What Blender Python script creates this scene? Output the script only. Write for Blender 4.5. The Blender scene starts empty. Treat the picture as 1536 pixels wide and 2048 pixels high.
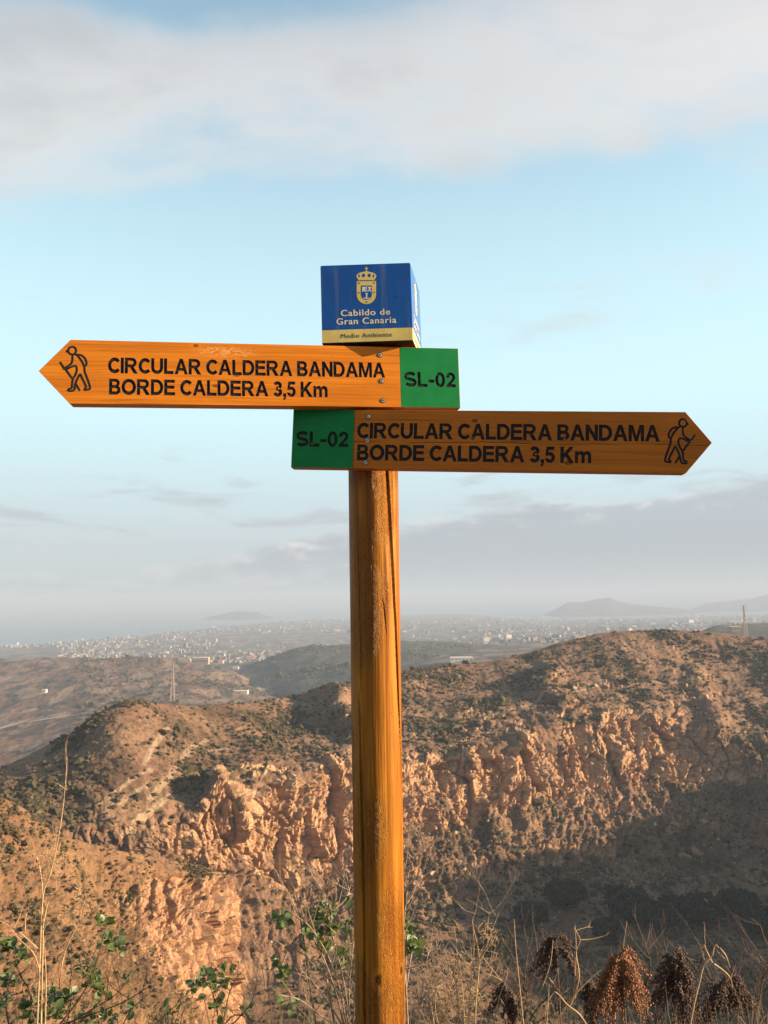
import bpy, bmesh, math, random
import numpy as np
from mathutils import Vector, Matrix, Quaternion

random.seed(7); RNG = np.random.default_rng(11)
scene = bpy.context.scene
COL = scene.collection

# ------------------------------------------------------------------ camera
F = 1538.0                     # focal length in photo pixels (photo 1536 x 2048)
PITCH, ROLL = math.radians(6.16), math.radians(-0.8)
EYE = Vector((0, 0, 1.6))
RC = (Matrix.Rotation(math.pi / 2 + PITCH, 3, 'X') @ Matrix.Rotation(ROLL, 3, 'Z'))
cd = bpy.data.cameras.new('camera'); cam = bpy.data.objects.new('camera', cd); COL.objects.link(cam)
cam.matrix_world = Matrix.Translation(EYE) @ RC.to_4x4()
cd.sensor_fit = 'VERTICAL'; cd.sensor_height = 36; cd.sensor_width = 27; cd.lens = 36 * F / 2048
cd.clip_start = 0.05; cd.clip_end = 200000
cd.dof.use_dof = True; cd.dof.focus_distance = 1.75; cd.dof.aperture_fstop = 13
scene.camera = cam

# ------------------------------------------------------------------ light
SUN_EL, SUN_B = math.radians(17.0), math.radians(4.6)   # low sun from the right, a touch behind the camera
sdir = Vector((math.cos(SUN_B) * math.cos(SUN_EL), -math.sin(SUN_B) * math.cos(SUN_EL), math.sin(SUN_EL)))
sl = bpy.data.lights.new('sun', 'SUN'); sl.energy = 5.0; sl.angle = math.radians(0.55); sl.color = (1.0, 0.74, 0.47)
so = bpy.data.objects.new('sun', sl); COL.objects.link(so); so.location = sdir * 60
so.rotation_euler = sdir.to_track_quat('Z', 'Y').to_euler()
vs = scene.view_settings
scene.display_settings.display_device = 'sRGB'
vs.view_transform = 'Standard'; vs.look = 'None'; vs.gamma = 1; vs.use_curve_mapping = False
vs.exposure = 1.95
scene.cycles.max_bounces = 6; scene.cycles.volume_bounces = 0
scene.cycles.use_denoising = True
scene.cycles.transparent_max_bounces = 8

class N:
    """small helper to write node trees"""
    def __init__(s, tree): s.t = tree; s.n = tree.nodes; s.l = tree.links
    def new(s, kind, **kw):
        n = s.n.new(kind)
        for k, v in kw.items(): setattr(n, k, v)
        return n
    def put(s, sock, v):
        if v is None: return
        if isinstance(v, bpy.types.NodeSocket): s.l.new(v, sock)
        else: sock.default_value = v
    def m(s, op, a, b=None, c=None, clamp=False):
        n = s.new('ShaderNodeMath', operation=op, use_clamp=clamp)
        for i, v in enumerate((a, b, c)): s.put(n.inputs[i], v)
        return n.outputs[0]
    def rng(s, v, a, b, c=0.0, d=1.0, mode='SMOOTHSTEP'):
        n = s.new('ShaderNodeMapRange', interpolation_type=mode)
        for i, x in enumerate((v, a, b, c, d)): s.put(n.inputs[i], x)
        return n.outputs[0]
    def mix(s, f, a, b, mode='MIX'):
        n = s.new('ShaderNodeMix', data_type='RGBA', blend_type=mode)
        s.put(n.inputs[0], f)
        for i, v in ((6, a), (7, b)):
            s.put(n.inputs[i], v if not isinstance(v, tuple) else (*v, 1)[:4])
        return n.outputs[2]
    def vec(s, x, y, z):
        n = s.new('ShaderNodeCombineXYZ')
        for i, v in enumerate((x, y, z)): s.put(n.inputs[i], v)
        return n.outputs[0]
    def sep(s, v):
        n = s.new('ShaderNodeSeparateXYZ'); s.l.new(v, n.inputs[0]); return n.outputs
    def noise(s, v, scale, detail=4, rough=0.55, dist=0.0, w=None):
        n = s.new('ShaderNodeTexNoise')
        s.put(n.inputs['Vector'], v); s.put(n.inputs['Scale'], scale); s.put(n.inputs['Detail'], detail)
        s.put(n.inputs['Roughness'], rough); s.put(n.inputs['Distortion'], dist)
        return n.outputs[0]
    def vor(s, v, scale, feature='F1', rnd=1.0):
        n = s.new('ShaderNodeTexVoronoi', feature=feature)
        s.put(n.inputs['Vector'], v); s.put(n.inputs['Scale'], scale); s.put(n.inputs['Randomness'], rnd)
        return n.outputs
    def map(s, v, sc=(1, 1, 1), loc=(0, 0, 0), rot=(0, 0, 0)):
        n = s.new('ShaderNodeMapping'); s.l.new(v, n.inputs[0])
        n.inputs['Scale'].default_value = sc; n.inputs['Location'].default_value = loc; n.inputs['Rotation'].default_value = rot
        return n.outputs[0]
    def ramp(s, v, stops):
        n = s.new('ShaderNodeValToRGB'); s.l.new(v, n.inputs[0]); e = n.color_ramp.elements
        while len(e) < len(stops): e.new(0.5)
        for el, (p, c) in zip(e, stops): el.position = p; el.color = (*c, 1)[:4] if isinstance(c, tuple) else (c, c, c, 1)
        return n.outputs[0]

# ------------------------------------------------------------------ sky with clouds
world = bpy.data.worlds.new('World'); scene.world = world; world.use_nodes = True
wt = world.node_tree; wt.nodes.clear(); w = N(wt)
sky = w.new('ShaderNodeTexSky', sky_type='NISHITA'); sky.sun_disc = False
sky.sun_elevation = SUN_EL; sky.sun_rotation = math.atan2(sdir.x, sdir.y)
sky.altitude = 450; sky.air_density = 1.0; sky.dust_density = 1.2; sky.ozone_density = 1.6
gen = w.new('ShaderNodeTexCoord').outputs['Generated']
dx, dy, dz = w.sep(gen)
el = w.m('MULTIPLY', w.m('ARCSINE', dz), 57.2958)                     # degrees above the horizon
az = w.m('MULTIPLY', w.m('ARCTAN2', dx, dy), 57.2958)                 # degrees right of straight ahead
zc = w.m('ADD', w.m('MAXIMUM', dz, 0.0), 0.22)
pl = w.vec(w.m('DIVIDE', dx, zc), w.m('DIVIDE', dy, zc), 0.0)         # cloud layer plane
big = w.noise(w.map(pl, (0.9, 1.5, 1), (1.7, 0.35, 0)), 1.6, 6, 0.52, 0.25)
fine = w.noise(w.map(pl, (1.0, 1.8, 1), (4.2, 1.1, 0)), 5.0, 6, 0.6, 0.4)
nz = w.m('ADD', w.m('MULTIPLY', big, 0.75), w.m('MULTIPLY', fine, 0.25))
wob = w.m('MULTIPLY', w.m('SUBTRACT', w.noise(w.vec(az, 0.0, 3.0), 0.045, 3), 0.5), 7.0)
elw = w.m('ADD', w.m('ADD', el, wob), w.m('MULTIPLY', dx, -7.0))
hi_band = w.m('MULTIPLY', w.rng(elw, 25.0, 31.5), w.rng(elw, 43.0, 35.5))
hi = w.rng(w.m('ADD', nz, w.m('MULTIPLY', hi_band, 0.30)), 0.56, 0.80)
# low cloud bank, flat based, streaky
lowv = w.vec(w.m('MULTIPLY', az, 0.055), w.m('MULTIPLY', el, 0.20), 0.0)
ln = w.noise(w.map(lowv, (1, 1, 1), (2.35, 0.6, 5.0)), 1.5, 7, 0.55, 0.3)
rise = w.m('MULTIPLY', w.m('SINE', w.m('MULTIPLY', w.m('ADD', az, 4.0), 0.052)), 3.2)   # the bank swells and thins around the horizon
top = w.m('ADD', w.m('ADD', 4.1, rise), w.m('MULTIPLY', w.m('SUBTRACT', ln, 0.5), 9.0))
low = w.m('MULTIPLY', w.rng(w.m('SUBTRACT', top, el), -0.5, 0.9), w.rng(el, -1.0, 3.6))
skyc = w.mix(1.0, sky.outputs[0], (1.05, 1.2, 1.12), 'MULTIPLY')
veil = w.rng(el, 44.0, 12.0, 0.25, 0.90)                               # thin high haze, thicker towards the horizon
skyv = w.mix(veil, skyc, (3.5, 4.8, 5.1))
hazeband = w.rng(el, 16.0, 0.0, 0.0, 1.0)
skyh = w.mix(w.m('MULTIPLY', hazeband, 0.9), skyv, (2.75, 2.85, 2.92))
hic = w.mix(w.rng(nz, 0.40, 0.66), (4.0, 3.85, 3.75), (2.6, 2.6, 2.65))
hic = w.mix(w.rng(dx, -0.1, 0.75), hic, (4.7, 4.3, 4.05))                # clouds nearer the sun are warmer and brighter
s1 = w.mix(w.m('MULTIPLY', hi, 0.78), skyh, hic)
edge = w.m('MULTIPLY', w.rng(w.m('SUBTRACT', top, el), 1.5, -0.2), w.rng(w.noise(w.map(lowv, (2.4, 1.6, 1), (1.1, 0, 2)), 2.0, 5, 0.6), 0.38, 0.62))
lowc = w.mix(edge, (2.1, 2.2, 2.4), (4.2, 3.95, 3.9))
pn = w.noise(w.map(lowv, (2.6, 1.5, 1), (0.4, 0.2, 7)), 2.0, 6, 0.6, 0.3)
puff = w.m('MULTIPLY', w.rng(pn, 0.50, 0.66), w.rng(w.m('SUBTRACT', top, el), 3.6, 0.4))
lowc = w.mix(w.m('MULTIPLY', puff, 0.9), lowc, (4.2, 3.95, 3.9))
s2 = w.mix(w.m('MULTIPLY', low, 0.58), s1, lowc)
wn = w.noise(w.map(lowv, (0.9, 1.25, 1), (8.3, 1.9, 3)), 2.0, 6, 0.58, 0.3)          # scattered grey scraps above the bank
scr = w.m('MULTIPLY', w.rng(wn, 0.52, 0.68), w.m('MULTIPLY', w.rng(el, 3.0, 5.5), w.rng(el, 12.5, 9.0)))
s2 = w.mix(w.m('MULTIPLY', scr, 0.5), s2, (2.35, 2.35, 2.45))
bg = w.new('ShaderNodeBackground'); w.l.new(s2, bg.inputs[0]); bg.inputs[1].default_value = 0.055
w.l.new(bg.outputs[0], w.new('ShaderNodeOutputWorld').inputs[0])

# ------------------------------------------------------------------ geometry helpers
def ray(px, py): return (RC @ Vector(((px - 768) / F, -(py - 1024) / F, -1.0)))
def at(px, py, Y):
    d = ray(px, py); return EYE + d * (Y / d.y)
RCn = np.array(RC)
def at_np(px, py, Y):
    d = np.stack([(px - 768) / F, -(py - 1024) / F, -np.ones_like(px)], -1) @ RCn.T
    return np.array(EYE) + d * (Y / d[..., 1])[..., None]
def to_px(P):
    q = (P - np.array(EYE)) @ RCn
    return 768 + F * q[..., 0] / -q[..., 2], 1024 - F * q[..., 1] / -q[..., 2]

def link(name, me, mat=None, parent=None):
    o = bpy.data.objects.new(name, me); COL.objects.link(o)
    if mat is not None and me is not None:
        for mm in (mat if isinstance(mat, (list, tuple)) else [mat]): me.materials.append(mm)
    if parent is not None: o.parent = parent
    return o
def tag(o, label, cat=None, group=None, kind=None):
    if label: o['label'] = label
    if cat: o['category'] = cat
    if group: o['group'] = group
    if kind: o['kind'] = kind
    return o
def empty(name, loc=(0, 0, 0)):
    o = bpy.data.objects.new(name, None); COL.objects.link(o); o.location = loc; o.empty_display_size = 0.1
    return o
def mesh_np(name, V, Fc, smooth=True, attrs=None, mats=None):
    """V (n,3); Fc (m,3|4) int; fast mesh from arrays"""
    me = bpy.data.meshes.new(name); V = np.asarray(V, np.float32); Fc = np.asarray(Fc, np.int32); k = Fc.shape[1]
    me.vertices.add(len(V)); me.vertices.foreach_set('co', V.ravel())
    me.loops.add(Fc.size); me.loops.foreach_set('vertex_index', Fc.ravel())
    me.polygons.add(len(Fc)); me.polygons.foreach_set('loop_start', np.arange(0, Fc.size, k, dtype=np.int32))
    me.polygons.foreach_set('use_smooth', np.full(len(Fc), smooth))
    if mats is not None: me.polygons.foreach_set('material_index', np.asarray(mats, np.int32))
    for nm, a in (attrs or {}).items():
        at_ = me.attributes.new(nm, 'FLOAT', 'POINT'); at_.data.foreach_set('value', np.asarray(a, np.float32).ravel())
    me.update(calc_edges=True)
    return me

def me_from(name, V, Fc, mats, idx=None, smooth=False):
    me = bpy.data.meshes.new(name); me.from_pydata(V, [], Fc)
    for mm in mats: me.materials.append(mm)
    if idx is not None: me.polygons.foreach_set('material_index', idx)
    if smooth: me.polygons.foreach_set('use_smooth', [True] * len(me.polygons))
    me.update(); return me

def tube_np(pts, rad, sides=6, cap=True):
    pts = [Vector(p) for p in pts]; V = []; Fc = []; up = Vector((0.31, 0.22, 0.93)).normalized(); n = len(pts)
    for i, p in enumerate(pts):
        t = (pts[min(i + 1, n - 1)] - pts[max(i - 1, 0)])
        if t.length < 1e-9: t = Vector((0, 0, 1))
        t.normalize(); a = t.cross(up)
        if a.length < 1e-3: a = t.cross(Vector((1, 0, 0)))
        a.normalize(); b = t.cross(a); r = rad[i] if hasattr(rad, '__len__') else rad
        for k in range(sides):
            an = 2 * math.pi * k / sides; V.append(tuple(p + a * (r * math.cos(an)) + b * (r * math.sin(an))))
    for i in range(n - 1):
        for k in range(sides):
            k2 = (k + 1) % sides; Fc.append((i * sides + k, i * sides + k2, (i + 1) * sides + k2, (i + 1) * sides + k))
    if cap: Fc.append(tuple(range(sides - 1, -1, -1))); Fc.append(tuple((n - 1) * sides + k for k in range(sides)))
    return V, Fc
def merge(lst):
    V = []; Fc = []
    for v, f in lst:
        o = len(V); V += list(v); Fc += [tuple(i + o for i in q) for q in f]
    return V, Fc
def smooth_line(P, n=6):
    """Catmull-Rom through 2D or 3D points"""
    P = [Vector(p) for p in P]; Q = [P[0] * 2 - P[1]] + P + [P[-1] * 2 - P[-2]]; out = []
    for i in range(1, len(Q) - 2):
        for k in range(n):
            t = k / n; out.append(0.5 * ((2 * Q[i]) + (Q[i + 1] - Q[i - 1]) * t + (2 * Q[i - 1] - 5 * Q[i] + 4 * Q[i + 1] - Q[i + 2]) * t * t + (3 * Q[i] - Q[i - 1] - 3 * Q[i + 1] + Q[i + 2]) * t ** 3))
    out.append(P[-1]); return out

# ---- numpy noise
PERM = np.random.default_rng(3).permutation(512); PERM = np.concatenate([PERM, PERM, PERM])
GR = np.random.default_rng(4).normal(size=(512, 3)); GR /= np.linalg.norm(GR, axis=1)[:, None]
def perlin(P):
    i = np.floor(P).astype(np.int64); f = P - i; i &= 511; u = f * f * f * (f * (f * 6 - 15) + 10)
    out = 0
    for a in (0, 1):
        wx = u[:, 0] if a else 1 - u[:, 0]
        for b in (0, 1):
            wy = u[:, 1] if b else 1 - u[:, 1]
            for c in (0, 1):
                wz = u[:, 2] if c else 1 - u[:, 2]
                h = PERM[PERM[PERM[(i[:, 0] + a) & 511] + ((i[:, 1] + b) & 511)] + ((i[:, 2] + c) & 511)] & 511
                out = out + wx * wy * wz * ((f - np.array([a, b, c])) * GR[h]).sum(1)
    return out * 1.6
def fbm(P, sc, oct_=4, gain=0.5, off=0.0):
    P = np.asarray(P, float) * np.asarray(sc, float) + off; a = 1; r = 0; t = 0
    for k in range(oct_): r = r + a * perlin(P); t += a; a *= gain; P = P * 2.03 + 17.1
    return r / t
def ridged(P, sc, oct_=4, gain=0.5, off=0.0):
    P = np.asarray(P, float) * np.asarray(sc, float) + off; a = 1; r = 0; t = 0
    for k in range(oct_): r = r + a * (1 - 2 * np.abs(perlin(P))); t += a; a *= gain; P = P * 2.03 + 9.7
    return r / t
def sstep(x, a, b):
    t = np.clip((x - a) / (b - a), 0, 1); return t * t * (3 - 2 * t)
def pchip(x, X, Yv):
    """smooth monotone interpolation of rows Yv (len(X), ...) at x"""
    X = np.asarray(X, float); Yv = np.asarray(Yv, float); h = np.diff(X); sh = (-1,) + (1,) * (Yv.ndim - 1)
    d = np.diff(Yv, axis=0) / h.reshape(sh); m = np.zeros_like(Yv); m[0] = d[0]; m[-1] = d[-1]
    pr = d[:-1] * d[1:]; w1 = (2 * h[1:] + h[:-1]).reshape(sh); w2 = (h[1:] + 2 * h[:-1]).reshape(sh)
    with np.errstate(all='ignore'):
        hm = (w1 + w2) / (w1 / d[:-1] + w2 / d[1:])
    m[1:-1] = np.where(pr > 0, hm, 0)
    k = np.clip(np.searchsorted(X, x) - 1, 0, len(X) - 2); t = ((x - X[k]) / h[k]); tt = t.reshape(sh); hh = h[k].reshape(sh)
    return ((2 * tt**3 - 3 * tt**2 + 1) * Yv[k] + (tt**3 - 2 * tt**2 + tt) * hh * m[k]
            + (-2 * tt**3 + 3 * tt**2) * Yv[k + 1] + (tt**3 - tt**2) * hh * m[k + 1])

def grid_faces(nu, nv):
    i = np.arange(nu - 1)[:, None] * nv + np.arange(nv - 1)[None, :]; i = i.ravel()
    return np.stack([i, i + nv, i + nv + 1, i + 1], 1)

def sheet(cols, xs, seg, smooth_it=3):
    """cols: [(px, [(py, Y), ...])] control profiles from near to far; returns (nu, nv, 3) world points and line index v"""
    X = [c[0] for c in cols]
    C = np.array([[list(at(c[0], py, Y)) for py, Y in c[1]] for c in cols])      # (ncol, nline, 3)
    L = pchip(np.asarray(xs, float), X, C)                                        # (nu, nline, 3)
    parts, vv = [], []
    for k, s in enumerate(seg):
        t = np.arange(s) / s
        parts.append(L[:, k:k + 1] * (1 - t)[None, :, None] + L[:, k + 1:k + 2] * t[None, :, None]); vv.append(k + t)
    parts.append(L[:, -1:]); vv.append(np.array([len(seg) * 1.0]))
    G = np.concatenate(parts, 1); vv = np.concatenate(vv)
    for _ in range(smooth_it):
        G[:, 1:-1] = 0.25 * G[:, :-2] + 0.5 * G[:, 1:-1] + 0.25 * G[:, 2:]
    return G, vv
def normals(G):
    du = np.gradient(G, axis=0); dv = np.gradient(G, axis=1); n = np.cross(du, dv)
    n /= np.linalg.norm(n, axis=2)[..., None] + 1e-9
    return n

# ------------------------------------------------------------------ materials
def mat(name):
    m = bpy.data.materials.new(name); m.use_nodes = True; t = m.node_tree; t.nodes.clear(); n = N(t)
    b = n.new('ShaderNodeBsdfPrincipled'); o = n.new('ShaderNodeOutputMaterial'); t.links.new(b.outputs[0], o.inputs[0])
    n.b = b; n.o = o; n.obj = n.new('ShaderNodeTexCoord').outputs['Object']
    n.pos = n.new('ShaderNodeNewGeometry').outputs['Position']
    return m, n
def bump(n, h, strength=0.5, dist=0.01):
    b = n.new('ShaderNodeBump'); n.put(b.inputs['Height'], h); b.inputs['Strength'].default_value = strength; b.inputs['Distance'].default_value = dist
    n.l.new(b.outputs[0], n.b.inputs['Normal'])
def attr(n, name):
    a = n.new('ShaderNodeAttribute'); a.attribute_name = name; return a.outputs['Fac']
def plain(name, col, rough=0.6, spec=0.5, var=0.15, scale=40, metal=0.0):
    m, n = mat(name); nz = n.noise(n.obj, scale, 4)
    c = n.mix(n.rng(nz, 0.3, 0.7), tuple(x * (1 - var) for x in col), tuple(min(1, x * (1 + var)) for x in col))
    n.l.new(c, n.b.inputs['Base Color']); n.b.inputs['Roughness'].default_value = rough
    n.b.inputs['Specular IOR Level'].default_value = spec; n.b.inputs['Metallic'].default_value = metal
    return m

def terrain_mat(name, soil, soil2, rock, rock2, dark, s=1.0):
    soil, soil2, rock, rock2, dark = (tuple(x * 0.86 for x in q) for q in (soil, soil2, rock, rock2, dark))
    m, n = mat(name); P = n.pos
    cl = attr(n, 'cliff'); tr = attr(n, 'track')
    n1 = n.noise(P, 0.035 * s, 5, 0.6); n2 = n.noise(P, 0.22 * s, 5, 0.65); n3 = n.noise(P, 0.9 * s, 4, 0.7)
    sc = n.mix(n.rng(n1, 0.35, 0.65), soil, soil2)
    sc = n.mix(n.m('MULTIPLY', n.rng(n2, 0.50, 0.66), 0.75), sc, dark)
    sc = n.mix(n.m('MULTIPLY', n.rng(n3, 0.52, 0.70), 0.65), sc, dark)
    strat = n.noise(n.map(P, (0.03, 0.03, 0.35)), 1.0 * s, 5, 0.6, 0.6)
    rc = n.mix(n.rng(strat, 0.35, 0.65), rock, rock2)
    st2 = n.noise(n.map(P, (0.35, 0.35, 0.06)), 1.0 * s, 5, 0.65, 0.5)
    rc = n.mix(n.m('MULTIPLY', n.rng(st2, 0.50, 0.68), 0.55), rc, tuple(x * 0.5 for x in rock))
    n0 = n.noise(P, 0.011 * s, 4, 0.6)
    sc = n.mix(n.m('MULTIPLY', n.rng(n0, 0.50, 0.64), 0.55), sc, tuple(x * 0.75 for x in dark))
    f = n.rng(n.m('ADD', cl, n.m('MULTIPLY', n.m('SUBTRACT', n2, 0.5), 0.9)), 0.35, 0.62)
    c = n.mix(f, sc, rc)
    c = n.mix(n.m('MULTIPLY', tr, n.rng(n3, 0.30, 0.58, 0.05, 0.7)), c, (0.34, 0.25, 0.165))
    n.l.new(c, n.b.inputs['Base Color']); n.b.inputs['Roughness'].default_value = 0.95; n.b.inputs['Specular IOR Level'].default_value = 0.1
    n4 = n.noise(P, 2.6 * s, 4, 0.7)
    c = n.mix(n.m('MULTIPLY', n.m('MULTIPLY', n.rng(n4, 0.50, 0.68), 0.32), n.m('SUBTRACT', 1.0, n.m('MULTIPLY', f, 0.6))), c, tuple(x * 1.1 for x in dark)); n.l.new(c, n.b.inputs['Base Color'])
    h = n.m('ADD', n.m('ADD', n.m('MULTIPLY', n2, 1.2), n.m('MULTIPLY', n3, 0.6)), n.m('MULTIPLY', n4, 0.30))
    bump(n, h, 1.0, 1.5 / s)
    return m
M_wall = terrain_mat('caldera_rock', (0.245, 0.152, 0.094), (0.19, 0.106, 0.070), (0.47, 0.298, 0.170), (0.335, 0.188, 0.112), (0.06, 0.046, 0.029))
M_spur = terrain_mat('spur_rock', (0.25, 0.148, 0.080), (0.19, 0.105, 0.060), (0.47, 0.285, 0.165), (0.35, 0.19, 0.11), (0.07, 0.052, 0.028), 1.6)

# ------------------------------------------------------------------ caldera wall (far side) : near->far profile lines
# lines: floor_near, talus_foot, talus_mid, cliff_base, cliff_top, slope_mid, slope_high, crest, behind, far_behind
def col(px, tf, tm, cb, ct, sm, sh, cr, cs):
    Yc, pc = cr[1], cr[0]
    near = (1190 + F * ((tf[0] - 1190) / F * tf[1] + 4) / 245, 245)
    zc = (pc - 1190) / F * Yc
    b1Y = Yc + 60; b1 = (1190 + F * (zc + 24) / b1Y, b1Y); b2Y = Yc + 330; b2 = (1190 + F * (zc + 165) / b2Y, b2Y)
    return (px, [near, tf, tm, cb, ct, sm, sh, cr, b1, b2], cs)
wall_cols = [
    col(-420, (2050, 300), (1930, 320), (1840, 340), (1800, 348), (1760, 362), (1715, 385), (1665, 420), 0.1),
    col(-150, (2000, 320), (1860, 340), (1760, 360), (1720, 366), (1680, 380), (1640, 405), (1590, 450), 0.1),
    col(0,   (1990, 330), (1840, 350), (1720, 372), (1670, 380), (1620, 400), (1575, 440), (1534, 486), 0.1),
    col(130, (1985, 340), (1830, 362), (1715, 384), (1665, 392), (1585, 425), (1520, 465), (1470, 505), 0.25),
    col(250, (1980, 350), (1830, 372), (1710, 392), (1650, 402), (1540, 440), (1460, 480), (1401, 522), 0.3),
    col(370, (1975, 365), (1840, 388), (1725, 410), (1640, 424), (1540, 470), (1460, 530), (1410, 580), 0.6),
    col(430, (1970, 375), (1845, 398), (1745, 420), (1615, 436), (1530, 490), (1455, 560), (1408, 612), 0.9),
    col(500, (1960, 390), (1850, 412), (1755, 436), (1570, 462), (1510, 510), (1455, 580), (1403, 645), 1.0),
    col(600, (1930, 405), (1850, 432), (1775, 460), (1548, 494), (1500, 545), (1440, 630), (1388, 715), 1.0),
    col(660, (1910, 420), (1835, 450), (1750, 480), (1528, 515), (1490, 565), (1430, 650), (1371, 745), 1.0),
    col(720, (1895, 430), (1815, 465), (1700, 498), (1530, 535), (1480, 590), (1420, 680), (1358, 765), 0.8),
    col(790, (1870, 445), (1790, 480), (1660, 520), (1535, 552), (1480, 610), (1410, 700), (1342, 785), 0.6),
    col(860, (1845, 460), (1760, 500), (1655, 542), (1525, 570), (1465, 630), (1395, 730), (1332, 810), 0.9),
    col(960, (1835, 475), (1740, 525), (1640, 568), (1500, 594), (1435, 665), (1372, 765), (1323, 840), 1.0),
    col(1060, (1825, 490), (1730, 545), (1610, 594), (1470, 622), (1405, 700), (1348, 790), (1303, 860), 0.9),
    col(1130, (1815, 500), (1720, 558), (1590, 614), (1452, 645), (1390, 720), (1330, 805), (1281, 870), 0.9),
    col(1230, (1805, 508), (1705, 572), (1580, 632), (1440, 668), (1375, 745), (1310, 825), (1262, 880), 0.95),
    col(1300, (1800, 512), (1700, 578), (1575, 642), (1432, 680), (1365, 760), (1305, 835), (1259, 884), 1.0),
    col(1390, (1795, 518), (1690, 585), (1565, 650), (1462, 678), (1385, 755), (1315, 835), (1260, 882), 0.9),
    col(1470, (1790, 520), (1685, 588), (1560, 648), (1475, 668), (1405, 740), (1335, 815), (1268, 872), 0.7),
    col(1560, (1790, 520), (1680, 585), (1560, 640), (1485, 655), (1420, 720), (1350, 790), (1280, 855), 0.5),
    col(1750, (1800, 505), (1690, 560), (1580, 610), (1500, 622), (1430, 670), (1365, 730), (1300, 790), 0.4),
    col(2050, (1830, 470), (1720, 520), (1620, 560), (1540, 570), (1465, 605), (1395, 650), (1328, 700), 0.4),
    col(2500, (1900, 410), (1790, 450), (1680, 480), (1560, 490), (1450, 515), (1350, 545), (1255, 580), 0.4),
    col(3200, (2020, 330), (1900, 355), (1780, 375), (1610, 382), (1440, 400), (1260, 420), (1100, 440), 0.4),
    col(4400, (2300, 240), (2120, 258), (1960, 272), (1730, 278), (1500, 290), (1280, 302), (1085, 315), 0.4),
]
xs = np.concatenate([np.linspace(-420, -60, 30, False), np.linspace(-60, 1600, 880, False), np.linspace(1600, 2500, 60, False), np.linspace(2500, 4400, 30)])
seg = [56, 46, 74, 92, 62, 44, 46, 8, 6]
G, vv = sheet(wall_cols, xs, seg)
cstr = pchip(xs, [c[0] for c in wall_cols], np.array([c[2] for c in wall_cols]))
def along(vv, a, b, sa, sb): return sstep(vv, a - sa, a + sa) * (1 - sstep(vv, b - sb, b + sb))
def billow(P, sc, oct_=4, gain=0.5, off=0.0):
    P = np.asarray(P, float) * np.asarray(sc, float) + off; a = 1; r = 0; t = 0
    for k in range(oct_): r = r + a * np.abs(perlin(P)); t += a; a *= gain; P = P * 2.03 + 5.3
    return r / t * 2.2 - 0.5
def cells(U, W, seed, squash=1.0):
    """blocky rock: every cell of a jittered grid gets its own offset and tilt"""
    i = np.floor(U).astype(np.int64); j = np.floor(W).astype(np.int64); best = np.full(len(U), 1e9); second = best.copy(); val = np.zeros(len(U))
    for a in (-1, 0, 1):
        for b in (-1, 0, 1):
            h = PERM[(PERM[(i + a + seed * 7) & 511] + (j + b)) & 511]; h2 = PERM[(h + 91) & 511]; h3 = PERM[(h + 217) & 511]; h4 = PERM[(h2 + 77) & 511]
            dx = U - (i + a + 0.1 + 0.8 * h / 511.0); dy = W - (j + b + 0.1 + 0.8 * h2 / 511.0); d = dx * dx + dy * dy
            v = h3 / 511.0 - 0.5 + dx * (h4 / 511.0 - 0.5) * 2.6 + dy * (h / 511.0 - 0.5) * 1.6
            nb = d < best; second = np.where(nb, best, np.minimum(second, d)); val = np.where(nb, v, val); best = np.where(nb, d, best)
    crack = sstep(np.sqrt(second) - np.sqrt(best), 0.0, 0.12)
    return val - 0.45 * (1 - crack)
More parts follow.
